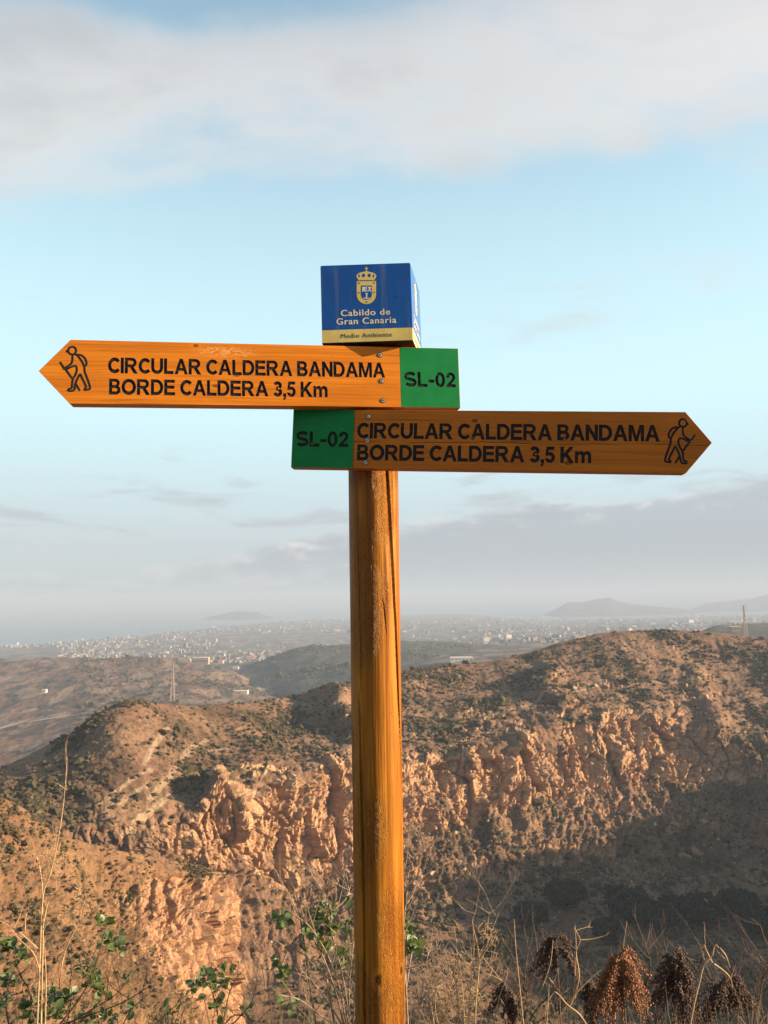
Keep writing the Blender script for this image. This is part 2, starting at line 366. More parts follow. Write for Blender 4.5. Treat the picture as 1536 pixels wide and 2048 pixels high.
def rough_terrain(G, vv, cstr, cl0, cl1, crestv, seed, k=1.0, ribs=5.0, spread=0.35):
    nu, nv, _ = G.shape
    Nn = normals(G); P = G.reshape(-1, 3)
    up = np.where(Nn[..., 2:3] < 0, -1, 1); Nn = Nn * up
    # arc length along the wall and down the slope, for gullies that run downhill
    mid = int(np.searchsorted(vv, cl0)); su = np.concatenate([[0], np.cumsum(np.linalg.norm(np.diff(G[:, mid], axis=0), axis=1))])
    dn = np.concatenate([np.zeros((nu, 1)), np.cumsum(np.linalg.norm(np.diff(G, axis=1), axis=2), axis=1)], 1)
    S = np.broadcast_to(su[:, None], (nu, nv)).ravel(); Dn = dn.ravel()
    warp = fbm(P, 0.02 / k, 3, off=seed + 11) * 16 * k
    Q = np.stack([S + warp + Dn * 0.35, Dn * 0.30 + warp * 0.9, np.zeros_like(S)], 1)
    QC = np.stack([S + warp * 0.35, Dn * 0.16 + warp * 0.4, Dn * 0.02], 1)
    gul = billow(Q, 0.034 / k, 4, 0.5, off=seed + 13); gul2 = billow(Q, 0.11 / k, 3, 0.55, off=seed + 15)
    # cliff band edges wander in height
    wig = fbm(P * [1, 1, 0], 0.03 / k, 4, off=seed).reshape(nu, nv) * spread
    v2 = vv[None, :] + wig
    hole = sstep(fbm(P * [1, 1, 0.6], 0.022 / k, 3, off=seed + 21).reshape(nu, nv), 0.16, 0.40)     # stretches where scrub takes over the cliff
    cliff = along(v2, cl0, cl1, 0.14, 0.05) * cstr[:, None] * (1 - 0.75 * hole)
    lower = 0.75 * along(v2, cl0 - 1.3, cl0, 0.3, 0.1) * sstep(fbm(P, 0.035 / k, 4, off=seed + 5).reshape(nu, nv), 0.06, 0.34) * cstr[:, None]
    upper = 0.7 * along(v2, cl1, cl1 + 0.9, 0.1, 0.25) * sstep(fbm(P * [1, 1, 3], 0.03 / k, 4, off=seed + 8).reshape(nu, nv), 0.12, 0.36) * cstr[:, None]
    cl = np.clip(cliff + lower + upper, 0, 1)
    damp = (1 - 0.8 * sstep(np.broadcast_to(vv[None, :], (nu, nv)), crestv - 0.5, crestv)).ravel()
    flo = (0.10 + 0.90 * sstep(np.broadcast_to(vv[None, :], (nu, nv)), 0.6, 1.6)).ravel()
    fl2 = sstep(np.broadcast_to(vv[None, :], (nu, nv)), 1.0, 1.7).ravel()
    g1 = ridged(P, np.array([0.016, 0.016, 0.008]) / k, 4, off=seed + 1)
    g2 = fbm(P, 0.06 / k, 4, off=seed + 2); g3 = fbm(P, 0.35 / k, 4, 0.6, off=seed + 3)
    # bedding: low rock ledges across the upper slope
    zt = (P[:, 2] + 5 * g2 * k + 0.02 * S) / (8.5 * k); fr = zt - np.floor(zt); tm = (along(np.broadcast_to(vv[None, :], (nu, nv)), cl1 + 0.1, cl1 + 1.7, 0.2, 0.5).ravel() * sstep(fbm(P, 0.018 / k, 3, off=seed + 33), -0.05, 0.3)) * np.repeat(cstr, nv)
    ter = sstep(fr, 0.0, 0.8) - sstep(fr, 0.86, 1.0); cl = np.clip(cl + (0.85 * tm * sstep(fr, 0.70, 0.9)).reshape(nu, nv), 0, 1)
    but = fbm(P * [1, 1, 0.25], 0.024 / k, 3, off=seed + 17)                                          # buttresses and recesses
    r1 = billow(QC, 0.085 / k, 4, 0.55, off=seed + 4)
    r2 = billow(QC * [1, 1.6, 1], 0.26 / k, 4, 0.6, off=seed + 6)
    r3 = fbm(P, np.array([0.6, 0.6, 0.5]) / k, 4, 0.65, off=seed + 7)
    wu = fbm(P, 0.12 / k, 3, off=seed + 40) * 1.6 * k
    b1 = cells((S + warp * 0.3 + wu) / (15 * k), (Dn + wu * 2) / (27 * k), int(seed)); b2 = cells((S + wu) / (5.5 * k), (Dn + wu) / (9 * k), int(seed) + 3); b3 = cells((S + wu * 0.6) / (2.2 * k), (Dn + wu * 0.6) / (3.2 * k), int(seed) + 5)
    c = cl.ravel(); talus = (1 - sstep(np.broadcast_to(vv[None, :], (nu, nv)), cl0 - 0.1, cl1 + 0.3)).ravel()
    d = (1 - c) * (3.0 * g1 + 2.4 * g2 + 0.9 * g3 + (3.6 + 4.5 * talus) * gul + (0.8 + 0.9 * talus) * gul2 + (0.4 + 1.0 * talus) * b3 * fl2 + 2.6 * talus * b2 * fl2 + 2.2 * ter * tm) * damp * flo \
        + c * (0.16 * ribs * r1 + 0.5 * r3 + 15 * but + 3.5 * gul + 9.0 * b1 + 3.6 * b2 + 1.3 * b3)
    d = d * k
    led = c * 0.6 * k * np.sin(P[:, 2] * 0.5 / k + 5 * g2 + 3 * but)
    H = Nn.reshape(-1, 3).copy(); H[:, 2] *= 0.6
    P2 = P + H * (d + led)[:, None]
    return P2.reshape(nu, nv, 3), cl
# ridges added down the wall so that their shade falls to the left
for px_, sg_, v0_, v1_, hh_ in ((712, 26, 4.5, 6.7, 17), (1110, 26, 4.3, 6.0, 9), (418, 20, 3.3, 4.5, 15), (905, 16, 2.2, 4.0, 8), (1400, 26, 4.0, 5.6, 8), (1180, 18, 3.0, 4.1, 10)):
    G[:, :, 2] += hh_ * np.exp(-((xs[:, None] - px_ - 34 * (5.0 - vv[None, :]) - 12 * np.sin(vv[None, :] * 5 + px_)) / sg_) ** 2) * along(vv, v0_, v1_, 0.3, 0.35)[None, :]
jag = fbm(np.stack([xs * 0.012, xs * 0, xs * 0], 1), 1.0, 5, 0.6, off=7.7) * sstep(xs, 1620, 1800)
G[:, :, 2] += (34 * jag)[:, None] * along(vv, 5.0, 8.4, 0.8, 0.3)[None, :]           # bumps added to the unseen right rim to break up its shadow edge
G2, cl = rough_terrain(G, vv, cstr, 3.0, 4.0, 7.0, 2.0, 1.0, 8.0)

def pline_mask(P, lines, width):
    """bare-earth tracks : distance in plan of the terrain points to polylines"""
    m = np.zeros(len(P))
    for L, wd in lines:
        A = np.array([list(p) for p in L])[:, :2]
        for a, b in zip(A[:-1], A[1:]):
            ab = b - a; t = np.clip(((P[:, :2] - a) @ ab) / (ab @ ab), 0, 1)
            dd = np.linalg.norm(P[:, :2] - (a + t[:, None] * ab), axis=1)
            m = np.maximum(m, 1 - sstep(dd, wd * 0.4, wd))
    return m
def on_wall(px, py):
    """point of the far wall nearest to a picture direction"""
    i = np.abs(xs - px).argmin(); qx, qy = to_px(G2[i]); j = np.abs(qy - py).argmin(); return G2[i, j]
PXY = to_px(G2)
tl = [([(328, 1455), (300, 1500), (285, 1530)], 2.2), ([(415, 1478), (370, 1505), (335, 1560), (300, 1600)], 2.4), ([(470, 1490), (400, 1500), (350, 1525)], 2.0),
      ([(350, 1590), (290, 1640), (245, 1680)], 2.2), ([(300, 1540), (210, 1600), (140, 1650)], 1.8), ([(290, 1570), (220, 1620)], 1.5),
      ([(1060, 1405), (1180, 1375), (1290, 1362), (1400, 1358)], 2.5), ([(920, 1440), (1060, 1408)], 3.0), ([(820, 1470), (920, 1440), (1000, 1415)], 1.8)]
trk = pline_mask(G2.reshape(-1, 3), [([on_wall(*q) for q in L], wd * 0.95) for L, wd in tl], 1)
nu, nv, _ = G2.shape
def facet(me, cl_):
    """rock faces stay angular, soil stays smooth"""
    a = cl_.ravel() ; i = grid_faces(*cl_.shape)[:, 0]; me.polygons.foreach_set('use_smooth', a[i] < 0.3); return me
wall = link('caldera_wall', facet(mesh_np('caldera_wall', G2.reshape(-1, 3), grid_faces(nu, nv), True, {'cliff': cl, 'track': trk}), cl), M_wall)
tag(wall, 'brown scrubby caldera wall with orange rock cliffs across the crater', 'hillside', kind='structure')

# ------------------------------------------------------------------ near-left spur with its own cliff
def scol(px, a, b, c, d, e, cr, cs):
    z = (cr[0] - 1190) / F * cr[1]
    b1Y = cr[1] + 18; b2Y = cr[1] + 70
    return (px, [a, b, c, d, e, cr, (1190 + F * (z + 14) / b1Y, b1Y), (1190 + F * (z + 75) / b2Y, b2Y)], cs)
spur_cols = [
    scol(-700, (2400, 60), (2050, 90), (1850, 110), (1700, 130), (1600, 145), (1480, 165), 0.0),
    scol(-300, (2400, 75), (2100, 105), (1900, 130), (1760, 150), (1660, 170), (1540, 190), 0.0),
    scol(-100, (2400, 90), (2120, 118), (1930, 145), (1790, 168), (1680, 188), (1568, 205), 0.0),
    scol(0,   (2400, 100), (2130, 130), (1950, 155), (1810, 178), (1700, 198), (1592, 215), 0.0),
    scol(60,  (2400, 105), (2130, 140), (1960, 165), (1830, 188), (1730, 208), (1625, 224), 0.1),
    scol(110, (2400, 112), (2140, 148), (1970, 175), (1850, 196), (1760, 214), (1664, 231), 0.1),
    scol(200, (2400, 124), (2150, 160), (1990, 190), (1890, 208), (1800, 226), (1690, 246), 0.25),
    scol(260, (2400, 134), (2170, 170), (2020, 198), (1910, 217), (1820, 233), (1704, 255), 0.4),
    scol(330, (2420, 146), (2220, 182), (2070, 207), (1960, 227), (1830, 243), (1716, 266), 0.65),
    scol(390, (2440, 158), (2270, 190), (2120, 218), (2010, 240), (1840, 253), (1728, 276), 0.9),
    scol(430, (2460, 170), (2320, 203), (2190, 230), (2060, 256), (1830, 268), (1740, 285), 1.0),
    scol(452, (2480, 180), (2360, 214), (2240, 241), (2100, 268), (1840, 279), (1752, 291), 1.0),
    scol(466, (2500, 190), (2400, 222), (2290, 249), (2140, 277), (1990, 287), (1900, 296), 1.0),
    scol(480, (2520, 200), (2440, 230), (2340, 257), (2220, 285), (2140, 293), (2080, 301), 1.0),
]
xb = np.concatenate([np.linspace(-700, -60, 60, False), np.linspace(-60, 480, 430)])
segb = [16, 50, 50, 60, 70, 10, 8]
GB, vb = sheet(spur_cols, xb, segb)
cb_ = pchip(xb, [c[0] for c in spur_cols], np.array([c[2] for c in spur_cols]))
GB2, clb = rough_terrain(GB, vb, cb_, 3.0, 4.75, 5.0, 31.0, 0.5, 7.0, 0.5)
nu, nv, _ = GB2.shape
spur = link('spur', facet(mesh_np('spur', GB2.reshape(-1, 3), grid_faces(nu, nv), True, {'cliff': clb, 'track': np.zeros(nu * nv)}), clb), M_spur)
tag(spur, 'nearer brown slope at the left ending in an orange cliff', 'hillside', kind='structure')

# ------------------------------------------------------------------ ground at the viewpoint, dropping into the crater
def gz(Y, X=0.0):
    Y = np.asarray(Y, float)
    e = np.maximum(0, Y - 2.15)
    return -(e * e / (e + 0.5)) * 0.80
gy = np.concatenate([np.linspace(-40, 1.5, 40, False), np.linspace(1.5, 9, 90, False), np.geomspace(9, 262, 60)])
gx = np.concatenate([-np.geomspace(400, 6, 40, False), np.linspace(-6, 6, 110, False), np.geomspace(6, 400, 41)])
XX, YY = np.meshgrid(gx, gy, indexing='ij'); ZZ = gz(YY)
PG = np.stack([XX, YY, ZZ], -1).reshape(-1, 3)
PG[:, 2] += fbm(PG, 1.3, 4) * 0.035 * (np.abs(PG[:, 1] - 1.77) + np.abs(PG[:, 0]) > 0.5) + sstep(PG[:, 1], 4, 30) * fbm(PG, 0.08, 4) * 3
M_ground = terrain_mat('path_earth', (0.27, 0.18, 0.11), (0.2, 0.13, 0.08), (0.4, 0.25, 0.15), (0.35, 0.2, 0.12), (0.10, 0.075, 0.045), 14)
ground = link('ground', mesh_np('ground', PG, grid_faces(len(gx), len(gy)), True, {'cliff': np.zeros(len(PG)), 'track': np.zeros(len(PG))}), M_ground)
tag(ground, 'earth bank at the crater rim under the signpost', 'ground', kind='structure')

# ------------------------------------------------------------------ country beyond the crater : plain, hills, sea, city
SEA = -398.0
def land_mat(name, a, b, c, d, s=0.004):
    a, b, c, d = (tuple(x * 0.8 for x in q) for q in (a, b, c, d))
    m, n = mat(name); P = n.pos
    n1 = n.noise(P, s, 5, 0.6); n2 = n.noise(n.map(P, (1, 0.45, 1)), s * 5, 5, 0.65); cell = n.vor(n.map(P, (1, 0.5, 1)), s * 3.2)
    cc = n.mix(n.rng(n1, 0.35, 0.65), a, b); cc = n.mix(n.m('MULTIPLY', n.rng(n2, 0.46, 0.60), 0.95), cc, c)
    sp = n.sep(cell[1])
    cc = n.mix(n.m('MULTIPLY', n.rng(sp[0], 0.70, 0.80), 0.7), cc, d)
    n.l.new(cc, n.b.inputs['Base Color']); n.b.inputs['Roughness'].default_value = 0.95; n.b.inputs['Specular IOR Level'].default_value = 0.1
    bump(n, n2, 0.7, 12); return m
M_plain = land_mat('plain_land', (0.125, 0.10, 0.088), (0.095, 0.08, 0.074), (0.045, 0.048, 0.045), (0.21, 0.175, 0.15))
M_mesa = land_mat('valley_land', (0.15, 0.088, 0.064), (0.11, 0.068, 0.052), (0.03, 0.036, 0.03), (0.19, 0.14, 0.105), 0.009)
M_green_hill = land_mat('wooded_hill', (0.05, 0.058, 0.044), (0.068, 0.07, 0.05), (0.032, 0.042, 0.034), (0.09, 0.085, 0.06), 0.008)
M_far = land_mat('far_mountain', (0.06, 0.052, 0.052), (0.08, 0.064, 0.06), (0.04, 0.042, 0.042), (0.1, 0.08, 0.075), 0.002)
def far_sheet(name, cols, xs_, seg_, m_, amp, sc, seed, label, cat='land'):
    Gf, vf = sheet(cols, xs_, seg_, 2); n1, n2, _ = Gf.shape; P = Gf.reshape(-1, 3)
    dd = fbm(P * [1, 1, 0], sc, 5, 0.55, off=seed) * 0.6 + ridged(P * [1, 1, 0], sc * 0.7, 4, off=seed + 3) * 0.4
    Pn = P.copy(); Pn[:, 2] += dd * amp * np.clip(P[:, 1] / 2500, 0.35, 1.0)
    if name == 'plain': Pn[:, 2] -= 70 * (1 - sstep(P[:, 1], 2300, 2900)) * (1 - sstep(P[:, 0] / P[:, 1], -0.12, -0.03))
    Pn[:, 2] = np.maximum(Pn[:, 2], SEA - 4)
    o = link(name, mesh_np(name, Pn, grid_faces(n1, n2), True), m_)
    tag(o, label, cat, kind='structure'); return Pn.reshape(n1, n2, 3), o
def coast(px, Yc): return (1190 + (768 - px) * 0.014 + F * (1.6 - SEA + 3) / Yc, Yc)
pc = [
    (-500, [(1720, 760), (1560, 1150), (1470, 1600), (1425, 1850), (1345, 2300), (1332, 3000), (1325, 4000), coast(-500, 5400)]),
    (0,   [(1640, 800), (1510, 1200), (1462, 1650), (1428, 1950), (1330, 2450), (1322, 3200), (1315, 4400), coast(0, 6600)]),
    (150, [(1620, 830), (1490, 1250), (1450, 1680), (1420, 1980), (1326, 2500), (1320, 3300), (1312, 4600), coast(150, 7300)]),
    (300, [(1600, 900), (1460, 1350), (1425, 1750), (1395, 2050), (1330, 2550), (1322, 3300), (1306, 4700), coast(300, 8400)]),
    (430, [(1580, 950), (1440, 1400), (1405, 1800), (1378, 2150), (1345, 2600), (1322, 3300), (1302, 4800), coast(430, 10200)]),
    (560, [(1560, 1000), (1420, 1450), (1392, 1850), (1370, 2200), (1345, 2600), (1320, 3300), (1300, 4900), coast(560, 12000)]),
    (700, [(1540, 1040), (1400, 1500), (1372, 1850), (1350, 2300), (1330, 2700), (1312, 3500), (1290, 5200), coast(700, 13500)]),
    (900, [(1500, 1080), (1345, 1550), (1325, 1900), (1315, 2300), (1303, 2800), (1294, 3600), (1278, 5400), coast(900, 15500)]),
    (1100, [(1460, 1120), (1318, 1600), (1305, 1950), (1298, 2350), (1290, 2900), (1282, 3800), (1268, 5600), (1237, 13500)]),
    (1300, [(1440, 1140), (1300, 1650), (1290, 2000), (1284, 2400), (1278, 3000), (1270, 4000), (1255, 5800), (1234, 13500)]),
    (1536, [(1430, 1140), (1298, 1650), (1282, 2000), (1276, 2400), (1270, 3000), (1262, 4000), (1250, 5800), (1228, 13500)]),
    (2100, [(1430, 1100), (1296, 1600), (1280, 2000), (1272, 2400), (1264, 3000), (1254, 4000), (1240, 5800), (1215, 13500)]),
]
xf_ = np.linspace(-500, 2100, 520)
PL, plain_o = far_sheet('plain', pc, xf_, [14, 24, 24, 40, 20, 30, 60], M_plain, 16, 0.0035, 3, 'hazy plain with scattered houses running to the coast')
# brown valley side below the plain at the left
mc = [(-400, [(1700, 900), (1520, 1250), (1470, 1500), (1440, 1700), (1380, 1980), (1332, 2350), (1331, 2700), (1420, 3200)]),
      (0,   [(1640, 900), (1500, 1250), (1462, 1500), (1430, 1700), (1375, 1980), (1326, 2350), (1325, 2700), (1400, 3200)]),
      (200, [(1600, 950), (1470, 1300), (1440, 1520), (1415, 1750), (1368, 2000), (1324, 2380), (1323, 2720), (1395, 3200)]),
      (340, [(1570, 1000), (1440, 1400), (1418, 1600), (1396, 1800), (1365, 2050), (1326, 2400), (1325, 2720), (1395, 3200)]),
      (440, [(1560, 1020), (1430, 1420), (1415, 1640), (1400, 1850), (1375, 2080), (1345, 2420), (1346, 2700), (1400, 3200)]),
      (560, [(1560, 1040), (1440, 1450), (1425, 1680), (1415, 1880), (1400, 2100), (1385, 2440), (1390, 2700), (1420, 3200)])]
MS, mesa_o = far_sheet('valley_side', mc, np.linspace(-400, 560, 260), [10, 20, 20, 34, 34, 10, 10], M_mesa, 34, 0.006, 9, 'brown valley side with a flat top in the middle distance')
hc = [(470, [(1400, 2200), (1370, 2400), (1345, 2700), (1345, 3000), (1380, 3500)]),
      (540, [(1395, 2100), (1360, 2350), (1330, 2650), (1316, 2950), (1370, 3500)]),
      (610, [(1385, 2000), (1350, 2300), (1318, 2600), (1294, 2900), (1350, 3500)]),
      (690, [(1375, 1950), (1340, 2250), (1310, 2600), (1288, 2900), (1345, 3500)]),
      (800, [(1360, 1900), (1328, 2250), (1302, 2600), (1282, 2950), (1335, 3500)]),
      (900, [(1350, 1900), (1322, 2250), (1302, 2600), (1286, 2950), (1335, 3500)]),
      (1000, [(1345, 1900), (1320, 2250), (1306, 2600), (1294, 2950), (1335, 3500)]),
      (1120, [(1345, 1900), (1322, 2250), (1312, 2600), (1306, 2950), (1335, 3500)])]
HS, hill_o = far_sheet('hill', hc, np.linspace(470, 1120, 220), [24, 24, 24, 12], M_green_hill, 14, 0.006, 21, 'blue-green wooded hill behind the post')
rc_ = [(1340, [(1330, 1500), (1300, 1900), (1290, 2200), (1330, 2800)]), (1400, [(1320, 1500), (1285, 1900), (1263, 2200), (1320, 2800)]),
       (1450, [(1315, 1500), (1275, 1900), (1250, 2200), (1310, 2800)]), (1536, [(1310, 1500), (1268, 1900), (1246, 2250), (1300, 2800)]),
       (1700, [(1305, 1500), (1262, 1900), (1240, 2250), (1295, 2800)]), (1900, [(1310, 1500), (1275, 1900), (1258, 2250), (1300, 2800)])]
RS, rh_o = far_sheet('hill', rc_, np.linspace(1340, 1900, 160), [20, 20, 12], M_green_hill, 10, 0.008, 27, 'dark hill with pale buildings behind the right-hand crest')
def mountain(name, sky_line, Yc, dep, base_py, seed, label, amp=40):
    cols = [(px, [(base_py, Yc - dep), (0.5 * (base_py + py), Yc - dep * 0.45), (py, Yc), (base_py, Yc + dep)]) for px, py in sky_line]
    xs_ = np.linspace(sky_line[0][0], sky_line[-1][0], 200)
    return far_sheet(name, cols, xs_, [16, 20, 10], M_far, amp, 0.0012, seed, label, 'mountain')
mountain('mountain', [(1030, 1240), (1075, 1234), (1110, 1219), (1140, 1204), (1165, 1204), (1190, 1198), (1215, 1195), (1240, 1202), (1275, 1209), (1310, 1213), (1345, 1216), (1400, 1222), (1460, 1238)], 14000, 1500, 1242, 41, 'grey cone-shaped mountain on the right horizon', 26)
mountain('mountain', [(1300, 1236), (1370, 1222), (1420, 1206), (1465, 1200), (1500, 1196), (1540, 1186), (1620, 1176), (1750, 1182), (1900, 1200), (2100, 1225)], 15500, 1800, 1238, 47, 'long grey mountain running off the right edge', 26)
mountain('mountain', [(370, 1244), (410, 1236), (445, 1228), (480, 1222), (515, 1224), (540, 1233), (600, 1240), (700, 1243)], 14500, 1300, 1250, 53, 'faint low headland beyond the coastal city', 20)
# sea
m_sea, n = mat('sea_water'); n.b.inputs['Base Color'].default_value = (0.03, 0.07, 0.09, 1); n.b.inputs['Roughness'].default_value = 0.35
bump(n, n.noise(n.pos, 0.02, 4), 0.4, 3)
sea = link('sea', mesh_np('sea', [(-60000, 3000, SEA), (60000, 3000, SEA), (60000, 70000, SEA), (-60000, 70000, SEA)], [(0, 1, 2, 3)], False), m_sea)
tag(sea, 'pale hazy sea beyond the city', 'sea', kind='structure')

# ---- the town : far too many blocks to tell apart, one mass
def surf(Gs, px, py):
    qx, qy = SURF[id(Gs)]; k = np.argmin((qx - px) ** 2 + (qy - py) ** 2 * 3); return Gs.reshape(-1, 3)[k]
SURF = {id(g): tuple(a.ravel() for a in to_px(g)) for g in (PL, MS, HS, RS)}
BOXF = np.array([(0, 1, 5, 4), (1, 2, 6, 5), (2, 3, 7, 6), (3, 0, 4, 7), (4, 5, 6, 7)])
def boxes(P, W, D, H, rot):
    n = len(P); c, s = np.cos(rot), np.sin(rot); V = np.zeros((n, 8, 3))
    for k, (a, b, z) in enumerate(((-1, -1, 0), (1, -1, 0), (1, 1, 0), (-1, 1, 0), (-1, -1, 1), (1, -1, 1), (1, 1, 1), (-1, 1, 1))):
        x, y = a * W / 2, b * D / 2
        V[:, k, 0] = P[:, 0] + x * c - y * s; V[:, k, 1] = P[:, 1] + x * s + y * c; V[:, k, 2] = P[:, 2] + (H if z else -6)
    Fc = (BOXF[None] + (np.arange(n) * 8)[:, None, None]).reshape(-1, 4)
    return V.reshape(-1, 3), Fc
rg = np.random.default_rng(5)
PLi = PL.reshape(-1, 3); qx, qy = SURF[id(PL)]
def town(n, fx, fy, wmin, wmax, hmin, hmax, clump=0.0035):
    """blocks spread over the part of the plain that fx/fy (picture window) selects"""
    ok = np.where((qx > fx[0]) & (qx < fx[1]) & (qy > fy[0]) & (qy < fy[1]) & (PLi[:, 1] > 3000))[0]
    wgt = np.exp(3.2 * fbm(PLi[ok] * [1, 1, 0], clump, 3, off=2)) ; wgt /= wgt.sum()
    k = rg.choice(ok, n, p=wgt); P = PLi[k] + np.stack([rg.normal(0, 25, n), rg.normal(0, 25, n), np.zeros(n)], 1)
    sz = rg.uniform(wmin, wmax, n) * rg.choice([1, 1, 1, 1.8], n)
    return P, sz, rg.uniform(wmin, wmax, n), rg.uniform(hmin, hmax, n) * rg.choice([1, 1, 1, 2.2], n), rg.uniform(-0.5, 0.5, n)
sets = [town(330, (-60, 430), (1262, 1296), 9, 24, 5, 13, 0.002), town(560, (120, 720), (1283, 1320), 7, 16, 4, 8), town(420, (330, 1100), (1238, 1268), 14, 40, 6, 16, 0.0015),
        town(470, (780, 1400), (1252, 1290), 9, 24, 4, 10, 0.002), town(350, (1100, 1600), (1228, 1262), 16, 44, 5, 12, 0.0015), town(160, (350, 720), (1318, 1345), 7, 14, 4, 7)]
P, W_, D_, H_, R_ = (np.concatenate([s[i] for s in sets]) for i in range(5))
V, Fc = boxes(P, W_, D_, H_, R_)
m_town, n = mat('town_walls'); g = n.new('ShaderNodeNewGeometry').outputs['Random Per Island']
n.l.new(n.ramp(g, [(0.0, (0.10, 0.088, 0.078)), (0.5, (0.16, 0.145, 0.13)), (0.85, (0.23, 0.21, 0.195)), (0.98, (0.38, 0.35, 0.32))]), n.b.inputs['Base Color']); n.b.inputs['Roughness'].default_value = 0.8
town_o = link('distant_town', mesh_np('distant_town', V, Fc, False), m_town)
tag(town_o, 'far-off white town spread over the hazy plain', 'town', kind='stuff')

# ---- houses that stand out one by one
M_wallw = plain('whitewash', (0.55, 0.51, 0.46), 0.8, 0.3, 0.08, 0.5); M_wallb = plain('brown_render', (0.30, 0.20, 0.15), 0.85, 0.2, 0.15, 0.3)
M_tile = plain('red_roof', (0.42, 0.12, 0.075), 0.8, 0.2, 0.15, 0.5); M_dark = plain('dark_window', (0.03, 0.03, 0.035), 0.3, 0.5, 0.2, 1); M_flat = plain('flat_roof', (0.52, 0.47, 0.42), 0.8, 0.2, 0.12, 0.5)
def house(Gs, px, py, Wd, Dp, Ht, label, roof='flat', wmat=None, name='house', rot=0.0, cols_=4, group='houses in the valley', base=None):
    P = surf(Gs, px, py) if base is None else base
    o = empty(name, tuple(P)); o.rotation_euler = (0, 0, rot); tag(o, label, 'house', group)
    w2, d2 = Wd / 2, Dp / 2
    V = [(x, y, z) for z in (-4, Ht) for x, y in ((-w2, -d2), (w2, -d2), (w2, d2), (-w2, d2))]
    link('wall', me_from('wall', V, [(0, 1, 5, 4), (1, 2, 6, 5), (2, 3, 7, 6), (3, 0, 4, 7), (4, 5, 6, 7)], [wmat or M_wallw]), None, o)
    e = 0.6
    if roof == 'flat':
        V = [(x, y, z) for z in (Ht + 0.02, Ht + 0.7) for x, y in ((-w2 - .3, -d2 - .3), (w2 + .3, -d2 - .3), (w2 + .3, d2 + .3), (-w2 - .3, d2 + .3))]
        Fq = [(3, 2, 1, 0), (0, 1, 5, 4), (1, 2, 6, 5), (2, 3, 7, 6), (3, 0, 4, 7), (4, 5, 6, 7)]; rm = M_flat
    else:
        V = [(-w2 - e, -d2 - e, Ht), (w2 + e, -d2 - e, Ht), (w2 + e, d2 + e, Ht), (-w2 - e, d2 + e, Ht), (-w2 * .75, 0, Ht + Dp * .32), (w2 * .75, 0, Ht + Dp * .32)]
        Fq = [(3, 2, 1, 0), (0, 1, 5, 4), (2, 3, 4, 5), (1, 2, 5), (3, 0, 4)]; rm = M_tile
    link('roof', me_from('roof', V, Fq, [rm]), None, o)
    for i in range(cols_):
        x = -w2 + Wd * (i + 0.5) / cols_; z = Ht * 0.35; a, b = Wd / cols_ * 0.22, Ht * 0.3
        link('window', me_from('window', [(x - a, -d2 - .05, z), (x + a, -d2 - .05, z), (x + a, -d2 - .05, z + b), (x - a, -d2 - .05, z + b)], [(0, 1, 2, 3)], [M_dark]), None, o)
    return o
house(PL, 925, 1322, 52, 24, 8, 'long low cream building with a brown shed on its roof, right of the post', name='farm_building', cols_=6, group=None)
house(MS, 482, 1386, 36, 16, 5, 'long pale building on the bank right of the pylon', cols_=5)
house(PL, 548, 1371, 26, 16, 7, 'white house alone on the slope left of the post, above the pale bank')
house(PL, 470, 1338, 20, 14, 7, 'white house left of the blue-green hill foot')
house(MS, 390, 1386, 18, 12, 5, 'small white house just right of the pylon foot')
house(PL, 322, 1336, 46, 16, 9, 'red-roofed house row left of the pylon top', 'hip', rot=0.5)
house(PL, 360, 1331, 44, 18, 13, 'large red-roofed house right of the pylon top', 'hip', rot=0.6)
house(PL, 400, 1328, 62, 30, 24, 'brown block of flats beyond the pylon', wmat=M_wallb, name='apartment_block', cols_=7, group=None)
house(PL, 500, 1318, 40, 16, 9, 'red-roofed house at the left end of the blue-green hill', 'hip')
house(PL, 440, 1327, 20, 14, 9, 'red-roofed house just right of the brown block of flats', 'hip')
house(PL, 585, 1345, 30, 12, 6, 'pale terrace of houses under the blue-green hill')
house(MS, 88, 1384, 10, 8, 6, 'lone white house on the brown valley side')
house(RS, 1478, 1250, 60, 20, 9, 'long pale building on top of the dark hill at the right')
house(RS, 1470, 1262, 26, 18, 12, 'tan building below the long pale one on the right hill', wmat=M_wallb)

